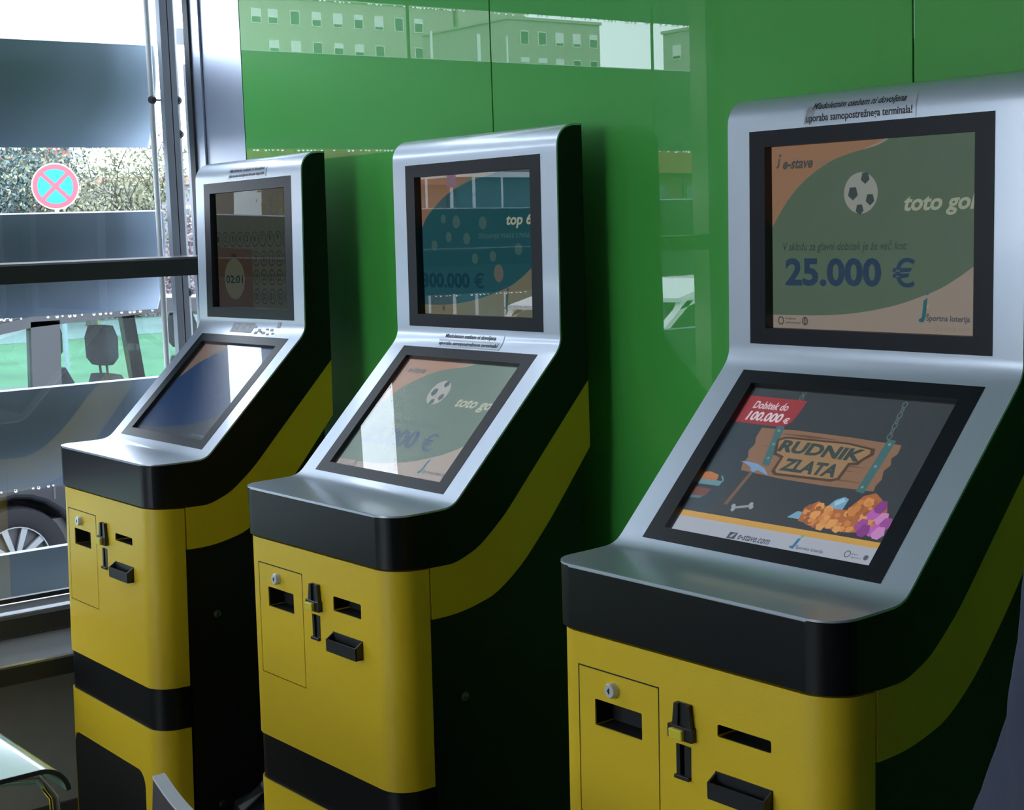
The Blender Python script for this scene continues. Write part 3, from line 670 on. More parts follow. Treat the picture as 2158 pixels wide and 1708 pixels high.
    for y, z in ((.141, -.345), (.134, -.777)):
        mb = MB(D); mb.tube([(XR-.009, y, z), (XR-.003, y, z), (XR-.001, y, z)], [.0085, .0080, .0045], 14); mb.box(XR-.0012, XR-.0006, y-.006, y+.006, z-.0008, z+.0008, M['dark_slot'])
        mb.mats[0:0] = []; so = mb.obj('screw', M['screw'], root, 40); so.data.materials.clear(); so.data.materials.append(M['screw']); 
        for pg in so.data.polygons: pg.material_index = 0
    # stickers
    L_1, L_2 = 'Mladoletnim osebam ni dovoljena', 'uporaba samopostrežnega terminala!'
    if sticker == 'C':
        mb = MB(D); face_patch(mb, (.150, .352, sU1+.003, sU1+.040), M['film']); st = mb.obj('warning_sticker', None, root, 40)
        mb = MB(D); face_patch(mb, (.150, .1655, sU1+.006, sU1+.031, .006), M['film_grey'], .0009); mb.obj('peeled_corner', None, st)
        mb = MB(D); face_text(mb, L_1, .163, .336, sU1+.0225, sU1+.0365, .3, .018, M['ink']); face_text(mb, L_2, .154, .346, sU1+.0045, sU1+.0195, 0, .018, M['ink']); mb.obj('sticker_lettering', None, st)
    elif sticker == 'B':
        mb = MB(D); face_patch(mb, (.152, .358, sU2-.042, sU2-.012, .004), M['film']); st = mb.obj('warning_sticker', None, root, 40)
        mb = MB(D); face_patch(mb, (.152, .352, sU2-.0290, sU2-.0255), M['white_alu'], .001); mb.obj('wrinkle', None, st)
        mb = MB(D); face_text(mb, L_1, .170, .338, sU2-.0245, sU2-.0135, .2, .02, M['ink'], off=.0014); face_text(mb, L_2, .156, .350, sU2-.0405, sU2-.0295, 0, .02, M['ink']); mb.obj('sticker_lettering', None, st)
    else:
        mb = MB(D); face_patch(mb, (.168, .362, sU1+.006, sU1+.030, .006), M['film']); st = mb.obj('warning_sticker', None, root, 40)
        mb = MB(D); face_text(mb, L_1, .182, .358, sU1+.019, sU1+.029, .2, .02, M['ink']); face_text(mb, L_2, .178, .356, sU1+.0075, sU1+.0175, 0, .02, M['ink'], flip=True); mb.obj('sticker_lettering', None, st)
        mb = MB(D); face_patch(mb, (.176, .284, sU2-.037, sU2-.011, .008), M['film_grey'])
        st2 = mb.obj('sticker_residue', None, root, 40); st2['label'] = 'grey torn remains of a sticker'
        mb = MB(D); rr = random.Random(5)
        for i in range(9):
            x = .29+.012*i; s0 = sU2-.020-.016*abs(math.sin(i*1.3)); face_patch(mb, (x, x+.010+.006*rr.random(), s0-.004, s0+.004*rr.random()), M['film_grey'])
        face_patch(mb, (.400, .414, sU2-.020, sU2-.006, .006), M['film_grey']); mb.obj('sticker_scraps', None, root)
    return root

terminal('silver, black and yellow betting terminal nearest the window, blue lower screen, clock 02:01 above', -.8631, -.0310, -.0155, .0044, -.0173, .0054, pic_draw, pic_blue, sticker='A')
terminal('middle betting terminal of the three, teal top 6 picture on its upper screen', 0, 0, 0, 0, 0, 0, pic_top6, lambda cv: pic_goal(cv, 1.7), slot3=(-.168, -.1955), sticker='B')
terminal('nearest betting terminal on the right, gold mine game on its lower screen', .9857, -.0214, .0121, -.0029, .0012, .0017, pic_goal, pic_mine, sticker='C')

# ================================================================== OUTSIDE, CLOSE TO THE GLASS
rnd = random.Random(11)
XLV = -1.40
for k, top in enumerate((1.776, 1.485, 1.028, .565, .092, -.352, -.81)):
    t = thing('sun_louvre', ['horizontal metal sun louvre high outside the window, above the frame', 'horizontal metal sun louvre outside the window, mirrored at the top of the green wall',
        'broad metal sun louvre outside above the no-stopping sign', 'metal sun louvre outside directly behind the window transom', 'metal sun louvre outside behind the shelf of the far terminal',
        'metal sun louvre outside just above the window sill, before the car wheel', 'lowest metal sun louvre outside, below the window sill'][k], 'sun louvre', (XLV, -.6, Z0+top), group='sun louvres outside the glass wall')
    inner = [(0, 0), (.004, -.04), (.002, -.09), (-.010, -.15), (-.030, -.205), (-.058, -.255), (-.075, -.280)]
    outer = [(-.100, -.262), (-.120, -.21), (-.120, -.14), (-.095, -.07), (-.05, -.015), (-.012, .004)]
    mb = MB(); outl = inner+outer; mb.prism([(x, z) for x, z in outl], 'y', -1.4, 1.128); mb.obj('blade', M['louvre'], t, 50)
    mb = MB(); 
    for y in (-1.404, 1.128): mb.prism([(x*1.0, z) for x, z in outl], 'y', y, y+.004)
    mb.obj('end_cap', M['post'], t)
    mb = MB(); y = -1.38
    while y < 1.12:
        if rnd.random() < .62:
            r = rnd.uniform(.0026, .0048); mb.ball((-.077+rnd.uniform(-.004, .002), y, -.2815-r*.5), (r, r, r*1.15), seg=8, rn=5)
        y += rnd.uniform(.010, .022)
    dr = mb.obj('water_drops', M['drop'], t, 60); dr['kind'] = 'stuff'; dr['label'] = 'bright rain drops hanging from the lower edge'
t = thing('louvre_post', 'grey metal post outside the window corner carrying the sun louvres', 'post', (-1.27, .52, -.46))
for y0, y1, x1, mm, nm in ((-.034, -.013, .012, 'post', 'flange'), (-.010, .006, .012, 'post', 'flange'), (-.014, -.009, .006, 'gasket', 'groove')):
    mb = MB(Z0+.46); mb.box(-.012, x1, y0, y1, -1.48, 2.3); mb.obj(nm, M[mm], t)
for zz in (1.045, -.0): 
    mb = MB(Z0+.46); mb.box(-.045, -.032, -.02, .07, zz-.022, zz+.022); mb.obj('bracket_plate', M['white_alu'], t)
for yy, nm in ((-.052, 0), (.024, 1)):
    t2 = thing('guide_rod', ['thin white rod outside, left of the grey louvre post', 'thin white rod outside, right of the grey louvre post'][nm], 'rod', (-1.30, .52+yy, -.46))
    mb = MB(Z0+.46); mb.tube([(0, 0, -1.48), (0, 0, 2.3)], .008, 12); mb.obj('rod', M['white_alu'], t2, 40)
    for zz in ((.868, .40, -.06) if nm == 0 else (.868, .775, .335, -.12)):
        mb = MB(Z0+.46); mb.ball((.005, 0, zz), (.014, .012, .012)); mb.tube([(.0, 0, zz), (.0, (.03 if nm == 0 else -.03), zz)], .003, 6); mb.obj('clip', M['gasket'], t2, 40)
t = thing('end_panel', 'narrow grey metal upright panel outside at the window corner', 'panel', (-1.30, .60, -.46))
mb = MB(Z0+.46); mb.box(-.02, .02, -.022, .022, -1.48, .97); mb.obj('panel_sheet', M['post'], t)
mb = MB(Z0+.46)
for zz in (.745, .31, -.14): mb.ball((.021, -.012, zz), (.006, .009, .028))
mb.obj('dark_cleat', M['gasket'], t, 40)

# ================================================================== STREET
GZ = -1.54
mb = MB(Z0); mb.box(-140, -1.27, -140, 120, GZ-.2, GZ); struct(mb.obj('street_ground', M['asphalt']))
mb = MB(Z0); mb.box(-60, -8.2, -9, 60, GZ, GZ+.05); tag(mb.obj('lawn', M['grass']), 'bright green lawn beyond the parked black car', 'grass', kind='stuff')
def ribbon(name, x0, x1, label):
    mb = MB(Z0); mb.box(x0, x1, -9, 60, GZ+.04, GZ+.06); return tag(mb.obj(name, M['path']), label, 'path')
ribbon('footpath', -33.5, -27.5, 'pale footpath crossing the lawn behind the car')
ribbon('curb', -8.5, -8.2, 'pale curb between the street and the lawn')

def wheel(parent, y, x, z):
    t = thing_part('wheel', parent, (x, y, z))
    return t
def car(label, x, y0, L, H, paint, ry=0, seats=True):
    """car lying along +Y, its near side at local x=0, wheels at local y .57 and 3.22"""
    t = thing('car', label, 'car', (x, y0, GZ+Z0), ry)
    s_ = L/4.4; W_ = 1.76; R = .30
    def arch(cy): return [(cy+R*1.17*math.cos(a), R*.98+R*1.17*math.sin(a)) for a in [PI*i/12 for i in range(13)]]
    out = [(.06, .30), (.57*s_-R*1.17, .22)] + list(reversed(arch(.57*s_))) + [(3.22*s_-R*1.17, .20)] + list(reversed(arch(3.22*s_))) + [(4.34*s_, .26), (4.4*s_, .52), (4.32*s_, .78), (3.5*s_, .98), (3.2*s_, 1.05), (.12, 1.12), (.02, .95), (.0, .6)]
    mb = MB(); mb.prism(out, 'x', -W_, 0); bd = mb.obj('car_body', paint, t)
    bv = bd.modifiers.new('bevel', 'BEVEL'); bv.width = .03; bv.segments = 3; bv.limit_method = 'ANGLE'
    roofp = [(.12, 1.10), (.35, 1.50), (.75, H-.04), (1.5, H), (2.2, H-.03), (2.65, H-.14), (3.4*s_, 1.0)]
    # pillars and roof
    mb = MB()
    for xa, xb in ((-.10, -.03), (-W_+.03, -W_+.10)):
        for (a, b_, w) in (((.06, 1.08), (.38, H-.14), .10), ((.72, 1.06), (.74, H-.06), .165), ((2.05, 1.03), (1.98, H-.06), .09), ((3.3*s_, .98), (2.55, H-.14), .06)):
            mb.prism([(a[0], a[1]), (a[0]+w, a[1]), (b_[0]+w, b_[1]), (b_[0], b_[1])], 'x', xa, xb)
        mb.prism([(.30, H-.16), (.75, H-.09), (1.5, H-.05), (2.2, H-.08), (2.68, H-.20), (2.65, H-.14), (2.2, H-.02), (1.5, H+.01), (.75, H-.03), (.33, H-.10)], 'x', xa, xb)
    mb.prism([(.30, H-.14), (.75, H-.05), (1.5, H-.01), (2.2, H-.04), (2.68, H-.15), (2.68, H-.12), (2.2, H+.0), (1.5, H+.03), (.75, H-.01), (.30, H-.10)], 'x', -W_+.05, -.05)
    mb.obj('roof_and_pillars', paint, t)
    for xa in (-.045, -W_+.045):
        for poly in ([(.17, 1.09), (.72, 1.07), (.74, H-.10), (.42, H-.18)], [(.885, 1.06), (2.05, 1.04), (1.98, H-.08), (.905, H-.07)], [(2.14, 1.03), (3.28*s_, .99), (2.56, H-.18), (2.07, H-.09)]):
            mb = MB(); mb.add([(xa, u, w) for u, w in poly], [(0, 1, 2, 3)]); mb.obj('side_window', M['car_glass'], t)
    mb = MB(); mb.box(-.022, .006, .10, 3.25*s_, 1.055, 1.075); mb.obj('belt_trim', M['chromebar'], t)
    mb = MB(); mb.box(-.012, .004, .79, .802, .62, 1.05); mb.box(-.012, .004, 2.09, 2.102, .30, 1.03); mb.obj('door_gap', M['car_trim'], t)
    if seats:
        for sy, sx in ((1.42, -.46), (1.42, -1.3), (2.35, -.46), (2.35, -1.3)):
            mb = MB()
            rings = []
            for zz, hw, hd in ((.55, .24, .10), (.9, .25, .09), (1.15, .23, .07), (1.24, .16, .05)):
                rings.append([(sx+hw*math.copysign(abs(math.cos(a))**.6, math.cos(a)), sy-.12*(zz-.55)+hd*math.copysign(abs(math.sin(a))**.6, math.sin(a)), zz) for a in [2*PI*i/16 for i in range(16)]])
            mb.ring_loft(rings)
            rings = []
            for zz, hw, hd in ((1.30, .10, .04), (1.34, .15, .06), (1.46, .16, .06), (1.53, .12, .045)):
                rings.append([(sx+hw*math.copysign(abs(math.cos(a))**.6, math.cos(a)), sy-.10+hd*math.copysign(abs(math.sin(a))**.6, math.sin(a)), zz) for a in [2*PI*i/16 for i in range(16)]])
            mb.ring_loft(rings); mb.tube([(sx-.05, sy-.09, 1.2), (sx-.05, sy-.10, 1.34)], .008, 6); mb.tube([(sx+.05, sy-.09, 1.2), (sx+.05, sy-.10, 1.34)], .008, 6)
            mb.box(sx-.24, sx+.24, sy-.1, sy+.42, .42, .58, bv=.03)
            mb.obj('seat', M['seat'], t, 50)
    for wy in (.57*s_, 3.22*s_):
        for wx, sg in ((-.02, 1), (-W_+.02, -1)):
            mb = MB(); c = (wx, wy, R)
            rings = []
            for rr, dx in ((R*.64, .0), (R*.72, .012), (R*.97, .0), (R, -.03), (R, -.17), (R*.95, -.19), (R*.64, -.19)):
                rings.append([(c[0]+sg*dx, c[1]+rr*math.cos(a), c[2]+rr*math.sin(a)) for a in [2*PI*i/32 for i in range(32)]])
            mb.ring_loft(rings, cap=False); ty = mb.obj('tyre', M['tyre'], t, 40)
            mb = MB()
            for k in range(10):
                a = 2*PI*k/10; pr_ = [(-.012, R*.12), (.012, R*.12), (.018, R*.66), (-.018, R*.66)]
                pts = [(c[1]+math.cos(a)*q-math.sin(a)*p_, c[2]+math.sin(a)*q+math.cos(a)*p_) for p_, q in pr_]
                mb.prism(pts, 'x', c[0]-sg*.03, c[0]-sg*.006)
            for r0, r1 in ((R*.62, R*.68), (0.001, R*.16)):
                ring1 = [[(c[0]-sg*d_, c[1]+r_*math.cos(a), c[2]+r_*math.sin(a)) for a in [2*PI*i/32 for i in range(32)]] for r_, d_ in ((r0, .035), (r0, .0), (r1, .0), (r1, .035))]
                mb.ring_loft(ring1, cap=False)
            mb.obj('alloy_rim', M['rim'], ty, 30)
    mb = MB(); mb.box(-W_+.06, -.06, .3, 4.1*s_, .28, .5); mb.obj('underbody', M['car_trim'], t)
    return t
car('black car parked outside the window, seats seen through its side glass', -5.5, .947, 4.4, 1.66, M['car'])

# no stopping sign
t = thing('no_stopping_sign', 'round red and blue no-stopping sign outside beyond the car', 'road sign', (-16.81, 6.41, GZ+Z0), math.atan2(6.41+1.43, -16.81-2.71)-PI/2)
sz = 1.203-GZ
def disc(mb, r, y, mt, n=40, cx=0, cz=sz): mb.add([(cx+r*math.cos(a), y, cz+r*math.sin(a)) for a in [2*PI*i/n for i in range(n)]], [tuple(range(n))], mt)
mb = MB(); mb.tube([(0, .03, 0), (0, .03, sz+.25)], .03, 10); mb.obj('pole', M['post'], t, 40)
mb = MB(); mb.tube([(0, .006, sz), (0, -.006, sz)], .298, 40); pl = mb.obj('plate', M['sign_white'], t)
mb = MB(); disc(mb, .284, -.0072, M['sign_red']); mb.obj('red_disc', None, pl)
mb = MB()
for q in range(4):
    a0 = q*PI/2+PI/4; A_ = []
    r = .222; w = .027
    # quadrant bounded by two bars of a diagonal cross
    d0 = a0; d1 = a0+PI/2
    n_ = 14; off = math.asin(w/r)
    pts = [(r*math.cos(d0+off+(PI/2-2*off)*i/n_), r*math.sin(d0+off+(PI/2-2*off)*i/n_)) for i in range(n_+1)]
    mid = (d0+d1)/2; pts.append((w*1.414*math.cos(mid), w*1.414*math.sin(mid)))
    mb.add([(x, -.0080, sz+z) for x, z in pts], [tuple(range(len(pts)))], M['sign_blue'])
mb.obj('blue_quadrants', None, pl)
mb = MB(); mb.box(-.28, .30, -.01, .005, sz-.46, sz-.335, bv=.004); mb.obj('lower_plate', M['sign_white'], t)

def tube_tree(label, x, y, h, leafm, n_leaf, spread, name='tree', lean=(0, 0), bare=False, seed=1, lsize=.10, cat='tree', trunk_r=.16, z_lo=.3, group=None):
    rr = random.Random(seed); t = thing(name, label, cat, (x, y, GZ+Z0), group=group)
    mb = MB(); tips = []
    def grow(p, d, L, r, dep):
        pts = [p]; q = Vector(p); dd = Vector(d)
        for i in range(4):
            dd = (dd+Vector((rr.uniform(-.18, .18), rr.uniform(-.18, .18), rr.uniform(-.02, .12)))).normalized(); q = q+dd*L/4; pts.append(q.copy())
        mb.tube(pts, [r*(1-.12*i) for i in range(5)], 6 if dep else 9)
        tips.extend(pts[2:])
        if dep < 3:
            for k in range(3 if dep else 4):
                a = rr.uniform(0, 2*PI); nd = (dd+Vector((math.cos(a), math.sin(a), rr.uniform(-.1, .5)))*rr.uniform(.5, .95)).normalized()
                grow(pts[rr.choice((2, 3, 4))], nd, L*rr.uniform(.55, .75), r*.5, dep+1)
    grow(Vector((0, 0, 0)), Vector((lean[0], lean[1], 1)).normalized(), h*.45, trunk_r, 0)
    mb.obj('trunk', M['bark'], t, 50)
    if n_leaf:
        mb = MB()
        for i in range(n_leaf):
            b_ = Vector(rr.choice(tips)); o = b_+Vector((rr.gauss(0, spread), rr.gauss(0, spread), rr.gauss(0, spread*.8)))
            if o.z < z_lo: continue
            u = Vector((rr.uniform(-1, 1), rr.uniform(-1, 1), rr.uniform(-1, 1))).normalized(); w = u.orthogonal().normalized(); s_ = lsize*rr.uniform(.6, 1.3)
            mb.add([o-u*s_, o+w*s_*.45, o+u*s_, o-w*s_*.45], [(0, 1, 2, 3)])
        f_ = mb.obj('foliage', leafm, t); f_['kind'] = 'stuff'
    return t
tube_tree('dark blue-green tree at the left edge beyond the lawn', -33.5, 11.6, 4.4, M['leaf_dark'], 9000, .45, seed=2, lsize=.075)
tube_tree('half-bare tree with leaning trunk beside the window post', -30.0, 14.25, 4.2, M['leaf_pale'], 3000, .35, seed=5, lean=(-.15, -.42), lsize=.055)
tube_tree('pale green autumn tree right of the no-stopping sign', -31.8, 13.1, 3.6, M['leaf_pale'], 3600, .40, seed=8, lsize=.055)
tube_tree('small bush with yellow leaves right of the no-stopping sign', -27.5, 11.3, 2.3, M['leaf_yellow'], 420, .16, name='bush', seed=9, lsize=.07, cat='bush', trunk_r=.05)
tube_tree('thin green tree seen between the window post and the corner', -28.5, 15.6, 4.0, M['leaf_green'], 4000, .45, seed=12, lsize=.06)
mb = MB(Z0); rr = random.Random(4)
for i in range(20000):
    yy = rr.uniform(8, 22); xx = -34-rr.random()*1.2; zz = GZ+rr.random()*2.7*(0.75+.25*math.sin(yy*1.9))
    u = Vector((rr.uniform(-1, 1), rr.uniform(-1, 1), rr.uniform(-1, 1))).normalized(); w = u.orthogonal(); s_ = .06*rr.uniform(.6, 1.3); o = Vector((xx, yy, zz))
    mb.add([o-u*s_, o+w*s_*.5, o+u*s_, o-w*s_*.5], [(0, 1, 2, 3)])
tag(mb.obj('hedge', M['leaf_brown']), 'mauve-brown autumn hedge behind the lawn', 'hedge', kind='stuff')
for i, (yy, lab) in enumerate(((9.0, 'grey-blue tree trunk group left of the sign'),)):
    tube_tree('bare grey tree left of the no-stopping sign', -31.5, 11.0, 4, M['leaf_dark'], 0, .5, seed=21, trunk_r=.1)

def house(label, x0, x1, y0, y1, zt, wall, face, wins, roof=None, name='building', pane=M['win_dark'], frame=None):
    """box building; wins = (a, z, w, h, blind) along the named face ('+x' or '+y')"""
    t = thing(name, label, 'building', ((x0+x1)/2, (y0+y1)/2, GZ+Z0)); cx, cy = (x0+x1)/2, (y0+y1)/2; dz = -GZ
    mb = MB(dz); mb.box(x0-cx, x1-cx, y0-cy, y1-cy, GZ, zt); mb.obj('wall', wall, t)
    mb = MB(dz); mb.box(x0-cx-.15, x1-cx+.15, y0-cy-.15, y1-cy+.15, zt, zt+.25); mb.obj('roof_edge', roof or wall, t)
    for a, z, w, h, blind in wins:
        mb = MB(dz)
        if face == '+x':
            mb.box(x1-cx-.05, x1-cx+.05, a-w/2-cy, a+w/2-cy, z-h/2, z+h/2); fr = mb.obj('window', frame or M['win_white'], t)
            mb = MB(dz); mb.box(x1-cx+.05, x1-cx+.07, a-w/2+.08-cy, a+w/2-.08-cy, z-h/2+.08, z+h/2-.08-blind*h); mb.obj('pane', pane, fr)
        else:
            mb.box(a-w/2-cx, a+w/2-cx, y1-cy-.05, y1-cy+.05, z-h/2, z+h/2); fr = mb.obj('window', frame or M['win_white'], t)
            mb = MB(dz); mb.box(a-w/2+.08-cx, a+w/2-.08-cx, y1-cy+.05, y1-cy+.07, z-h/2+.08, z+h/2-.08-blind*h); mb.obj('pane', pane, fr)
    return t
rr = random.Random(6)
wins = [(-62.4-2.35*i+(.6 if i > 3 else 0), z, 1.05, 1.35, rr.choice((0, .3, .5, .7))) for z in (20.6, 17.8, 15.0, 12.2, 9.4) for i in range(-4, 16) if not (i in (3, 10) and z < 18) and i < 12]
house('long pale apartment block far outside, mirrored in the green wall', -138, -126, -92, -50, 22.4, M['block_wall'], '+x', wins)
wins = [(-95.2-2.4*i, z, 1.0, 1.35, rr.choice((0, .4, .7))) for z in (20.6, 17.8, 15.0, 12.2) for i in range(3)]
house('pale stair tower at the end of the long apartment block', -137, -125.6, -101, -92.3, 23.2, M['block_wall'], '+x', wins)
wins = [(-84.2-2.0*i, z, .95, 1.2, rr.choice((0, .3, .7))) for z in (16.9, 14.6, 12.3, 10.0, 7.7) for i in range(5)]
house('grey apartment block mirrored left of the sky gap in the green wall', -118, -105, -93, -82.4, 18.4, M['block_wall2'], '+x', wins)
wins = [(-94.8+2.4*i, z, 1.0, 1.2, rr.choice((0, .3, .7))) for z in (14.9, 12.5, 10.1, 7.7) for i in range(8)]
house('grey apartment block mirrored right of the sky gap in the green wall', -96.5, -76, -104, -92.8, 16.6, M['block_wall2'], '+y', wins)
house('narrow red-brown building seen left of the no-stopping sign', -47, -42, 15.75, 17.05, 3.4, M['brick'], '+x', [])
house('low lilac house behind the bare trees', -46, -41, 17.3, 21.5, 2.1, M['lilac'], '+x', [(18.4, 1.0, .8, .9, 0), (20, 1.0, .8, .9, 0)], roof=M['tile'])
wins = [(-14.5-1.9*i, .8, 1.3, 1.4, 0) for i in range(9)]
house('low shop row with orange fascia mirrored in the middle terminal screen', -36, -27.5, -33, -14, 2.8, M['shop'], '+x', wins, roof=M['orange'], frame=M['grey_frame'])
t = thing('fascia_board', 'orange-red fascia above the shop windows across the street', 'fascia', (-27.3, -23, GZ+Z0))
mb = MB(-GZ); mb.box(-.15, .15, -10, 9, 1.75, 2.35); mb.obj('board', M['orange'], t)
def pole(label, x, y, h, r=.022):
    t = thing('street_pole', label, 'pole', (x, y, GZ+Z0)); mb = MB(); mb.tube([(0, 0, 0), (0, 0, h)], r, 10); mb.obj('mast', M['white_alu'], t, 40)
    mb = MB(); mb.box(-.015, .015, -.30, .30, h*.61, h*.61+.03); mb.obj('cross_arm', M['white_alu'], t)
pole('leftmost white street pole mirrored in the middle screen', -20, -13.7, 5.5); pole('white pole with cross arm mirrored in the middle screen', -20, -14.75, 5.5, .03); pole('right white pole by the teal shelter', -20, -15.4, 5.5, .018)
t = thing('closed_parasol', 'closed parasol, red top and blue canvas, by the shops', 'parasol', (-20, -14.25, GZ+Z0))
mb = MB(-GZ); mb.tube([(0, 0, GZ), (0, 0, 2.4)], .03, 8); mb.obj('pole', M['white_alu'], t, 40)
mb = MB(-GZ); mb.tube([(0, 0, 1.40), (0, 0, 1.46), (0, 0, 1.75), (0, 0, 1.82)], [.075, .09, .07, .065], 12); mb.obj('canvas', M['cloth_blue'], t, 40)
mb = MB(-GZ); mb.tube([(0, 0, 1.87), (0, 0, 2.2)], [.07, .05], 12); mb.obj('red_top', M['cloth_red'], t, 40)
mb = MB(-GZ); mb.tube([(0, 0, 1.82), (0, 0, 1.87)], [.067, .07], 12); mb.obj('white_band', M['win_white'], t, 40)
tube_tree('yellow street tree mirrored in the far terminal screen', -24, -12.3, 4.4, M['leaf_yellow'], 1200, .3, seed=31, lsize=.06, trunk_r=.06)
t = thing('billboard', 'white panel on two legs by the yellow street tree', 'panel', (-25, -11.9, GZ+Z0))
mb = MB(-GZ); mb.box(-.05, .05, -.28, .28, .6, 2.1, bv=.01); mb.obj('board', M['win_white'], t)
for yy in (-.2, .2): mb = MB(-GZ); mb.box(-.03, .03, yy-.03, yy+.03, GZ, .6); mb.obj('leg', M['post'], t)
t = thing('glass_shelter', 'teal glass street shelter across the road', 'shelter', (-21, -16.6, GZ+Z0))
mb = MB(-GZ); mb.box(-.04, .04, -1.3, 1.5, -1.2, 1.62); mb.obj('panel', M['teal'], t)
mb = MB(-GZ); mb.box(-.9, .3, -1.5, 1.7, 1.62, 1.72); mb.obj('roof', M['win_white'], t)
car('white car parked outside by the far end of the glass wall', -5.2, -7.95, 4.2, 1.60, M['white_paint'])

# ================================================================== FURNITURE
t = thing('acrylic_table', 'green glossy acrylic table with a rounded drop edge in the lower left corner', 'table', (.30, -.95, 0))
prof_t = [(-1.35, -.27), (-.70, -.2705), (-.655, -.2705)]+[(-.655+.045*math.sin(a), -.3155+.045*math.cos(a)) for a in [1.45*i/8 for i in range(1, 9)]]
th = .007; nn_ = len(prof_t); outl = []
for sgn in (0, 1):
    rng = range(nn_) if sgn == 0 else range(nn_-1, -1, -1)
    for i in rng:
        p = Vector(prof_t[i]); d = (Vector(prof_t[min(i+1, nn_-1)])-Vector(prof_t[max(i-1, 0)])).normalized(); nrm = Vector((-d.y, d.x))
        outl.append(tuple(p-nrm*th*sgn))
mb = MB(Z0); mb.prism([(y+.95, z) for y, z in outl], 'x', -.55, .267); mb.obj('tabletop', M['tabletop'], t, 40)
mb = MB(Z0); mb.prism([(y+.95, z) for y, z in outl], 'x', .2672, .2700); mb.obj('edge_strip', M['table_edge'], t)
for xx in (.235, -.5):
    for yy in (-1.30, -.66):
        mb = MB(Z0)
        if yy > -1: mb.tube([(xx, yy-.14+.95, -.284), (xx, yy-.05+.95, -.284), (xx, yy+.015+.95, -.295), (xx, yy+.035+.95, -.33), (xx, yy+.04+.95, -.45), (xx, yy+.05+.95, -Z0)], .008, 10)
        else: mb.tube([(xx, yy+.95, -.279), (xx, yy+.95, -Z0)], .008, 10)
        mb.obj('leg', M['acrylic'], t, 50)
# chair
t = thing('shell_chair', 'brown-grey chair with pale edge before the far terminal, only its back corner showing', 'chair', (.93, -.62, 0))
def back_z(x): return -.265-.020*math.sin(PI*min(1, max(0, (x-.728)/.404)))
N_ = 16; xs_ = [.722+.416*i/N_ for i in range(N_+1)]
def bow(x): return -.55-.020*(1-((x-.93)/.208)**2)
top_ = [(x-.93, bow(x)+.62, back_z(x)) for x in xs_]
mb = MB(Z0); vs = []
for x, y, z in top_: vs += [(x, y, z-.003), (x, y+.017, z-.003), (x, y-.03, -.60), (x, y-.017, -.60)]
fs = []
for i in range(N_): a = 4*i; fs += [(a, a+4, a+6, a+2), (a+1, a+3, a+7, a+5), (a, a+1, a+5, a+4)]
fs += [(0, 2, 3, 1), (4*N_, 4*N_+1, 4*N_+3, 4*N_+2)]
mb.add(vs, fs); mb.obj('backrest', M['chair_face'], t, 40)
mb = MB(Z0); vs = []
for x, y, z in top_: vs += [(x, y-.001, z-.004), (x, y-.001, z), (x, y+.018, z), (x, y+.018, z-.004)]
fs = [(4*i+k, 4*i+(k+1) % 4, 4*i+4+(k+1) % 4, 4*i+4+k) for i in range(N_) for k in range(4)]+[(0, 1, 2, 3), (4*N_, 4*N_+3, 4*N_+2, 4*N_+1)]
mb.add(vs, fs); mb.obj('edge_band', M['chair_edge'], t, 40)
mb = MB(Z0); mb.box(-.21, .21, -.38, .045, -.625, -.60, bv=.008); mb.obj('seat', M['chair_face'], t)
for sx in (-.18, .18):
    for sy in (-.34, .02):
        mb = MB(Z0); mb.tube([(sx, sy, -.62), (sx*1.12, sy*1.05, -Z0)], [.014, .010], 8); mb.obj('leg', M['chair_edge'], t, 50)
# bag
t = None
bm = bmesh.new(); bmesh.ops.create_icosphere(bm, subdivisions=4, radius=1)
for v in bm.verts:
    c = v.co.copy(); nz = noise.noise(c*3.1)*.14+noise.noise(c*8)*.09+abs(noise.noise(c*15))*.05
    v.co = Vector((c.x*(.13+.05*nz), c.y*(.14+.05*nz), c.z*.19))*(1+nz*.6)
    if c.z > .75: v.co.x *= .45; v.co.y *= .45; v.co.z += .05*(c.z-.75)*4
me = bpy.data.meshes.new('bin_bag'); bm.to_mesh(me); bm.free(); me.materials.append(M['bag'])
o = link('bin_bag', me, None, 25); o.location = (-.165, .13, .205); o.scale = (.9, .9, .9)
tag(o, 'crumpled glossy black plastic bag standing between the far and middle terminals', 'bag')

# ================================================================== PERSON at the right edge
pt = thing('person', 'person in a slate-blue jacket standing at the right edge', 'person', (1.935, -.02, 0), -.66)
def oval(c, rx, ry, n=28, rot=0, wob=None):
    out = []
    for i in range(n):
        a = 2*PI*i/n; w = 1+(wob(a) if wob else 0)
        x, y = rx*w*math.cos(a), ry*w*math.sin(a); out.append((c[0]+x*math.cos(rot)-y*math.sin(rot), c[1]+x*math.sin(rot)+y*math.cos(rot), c[2]))
    return out
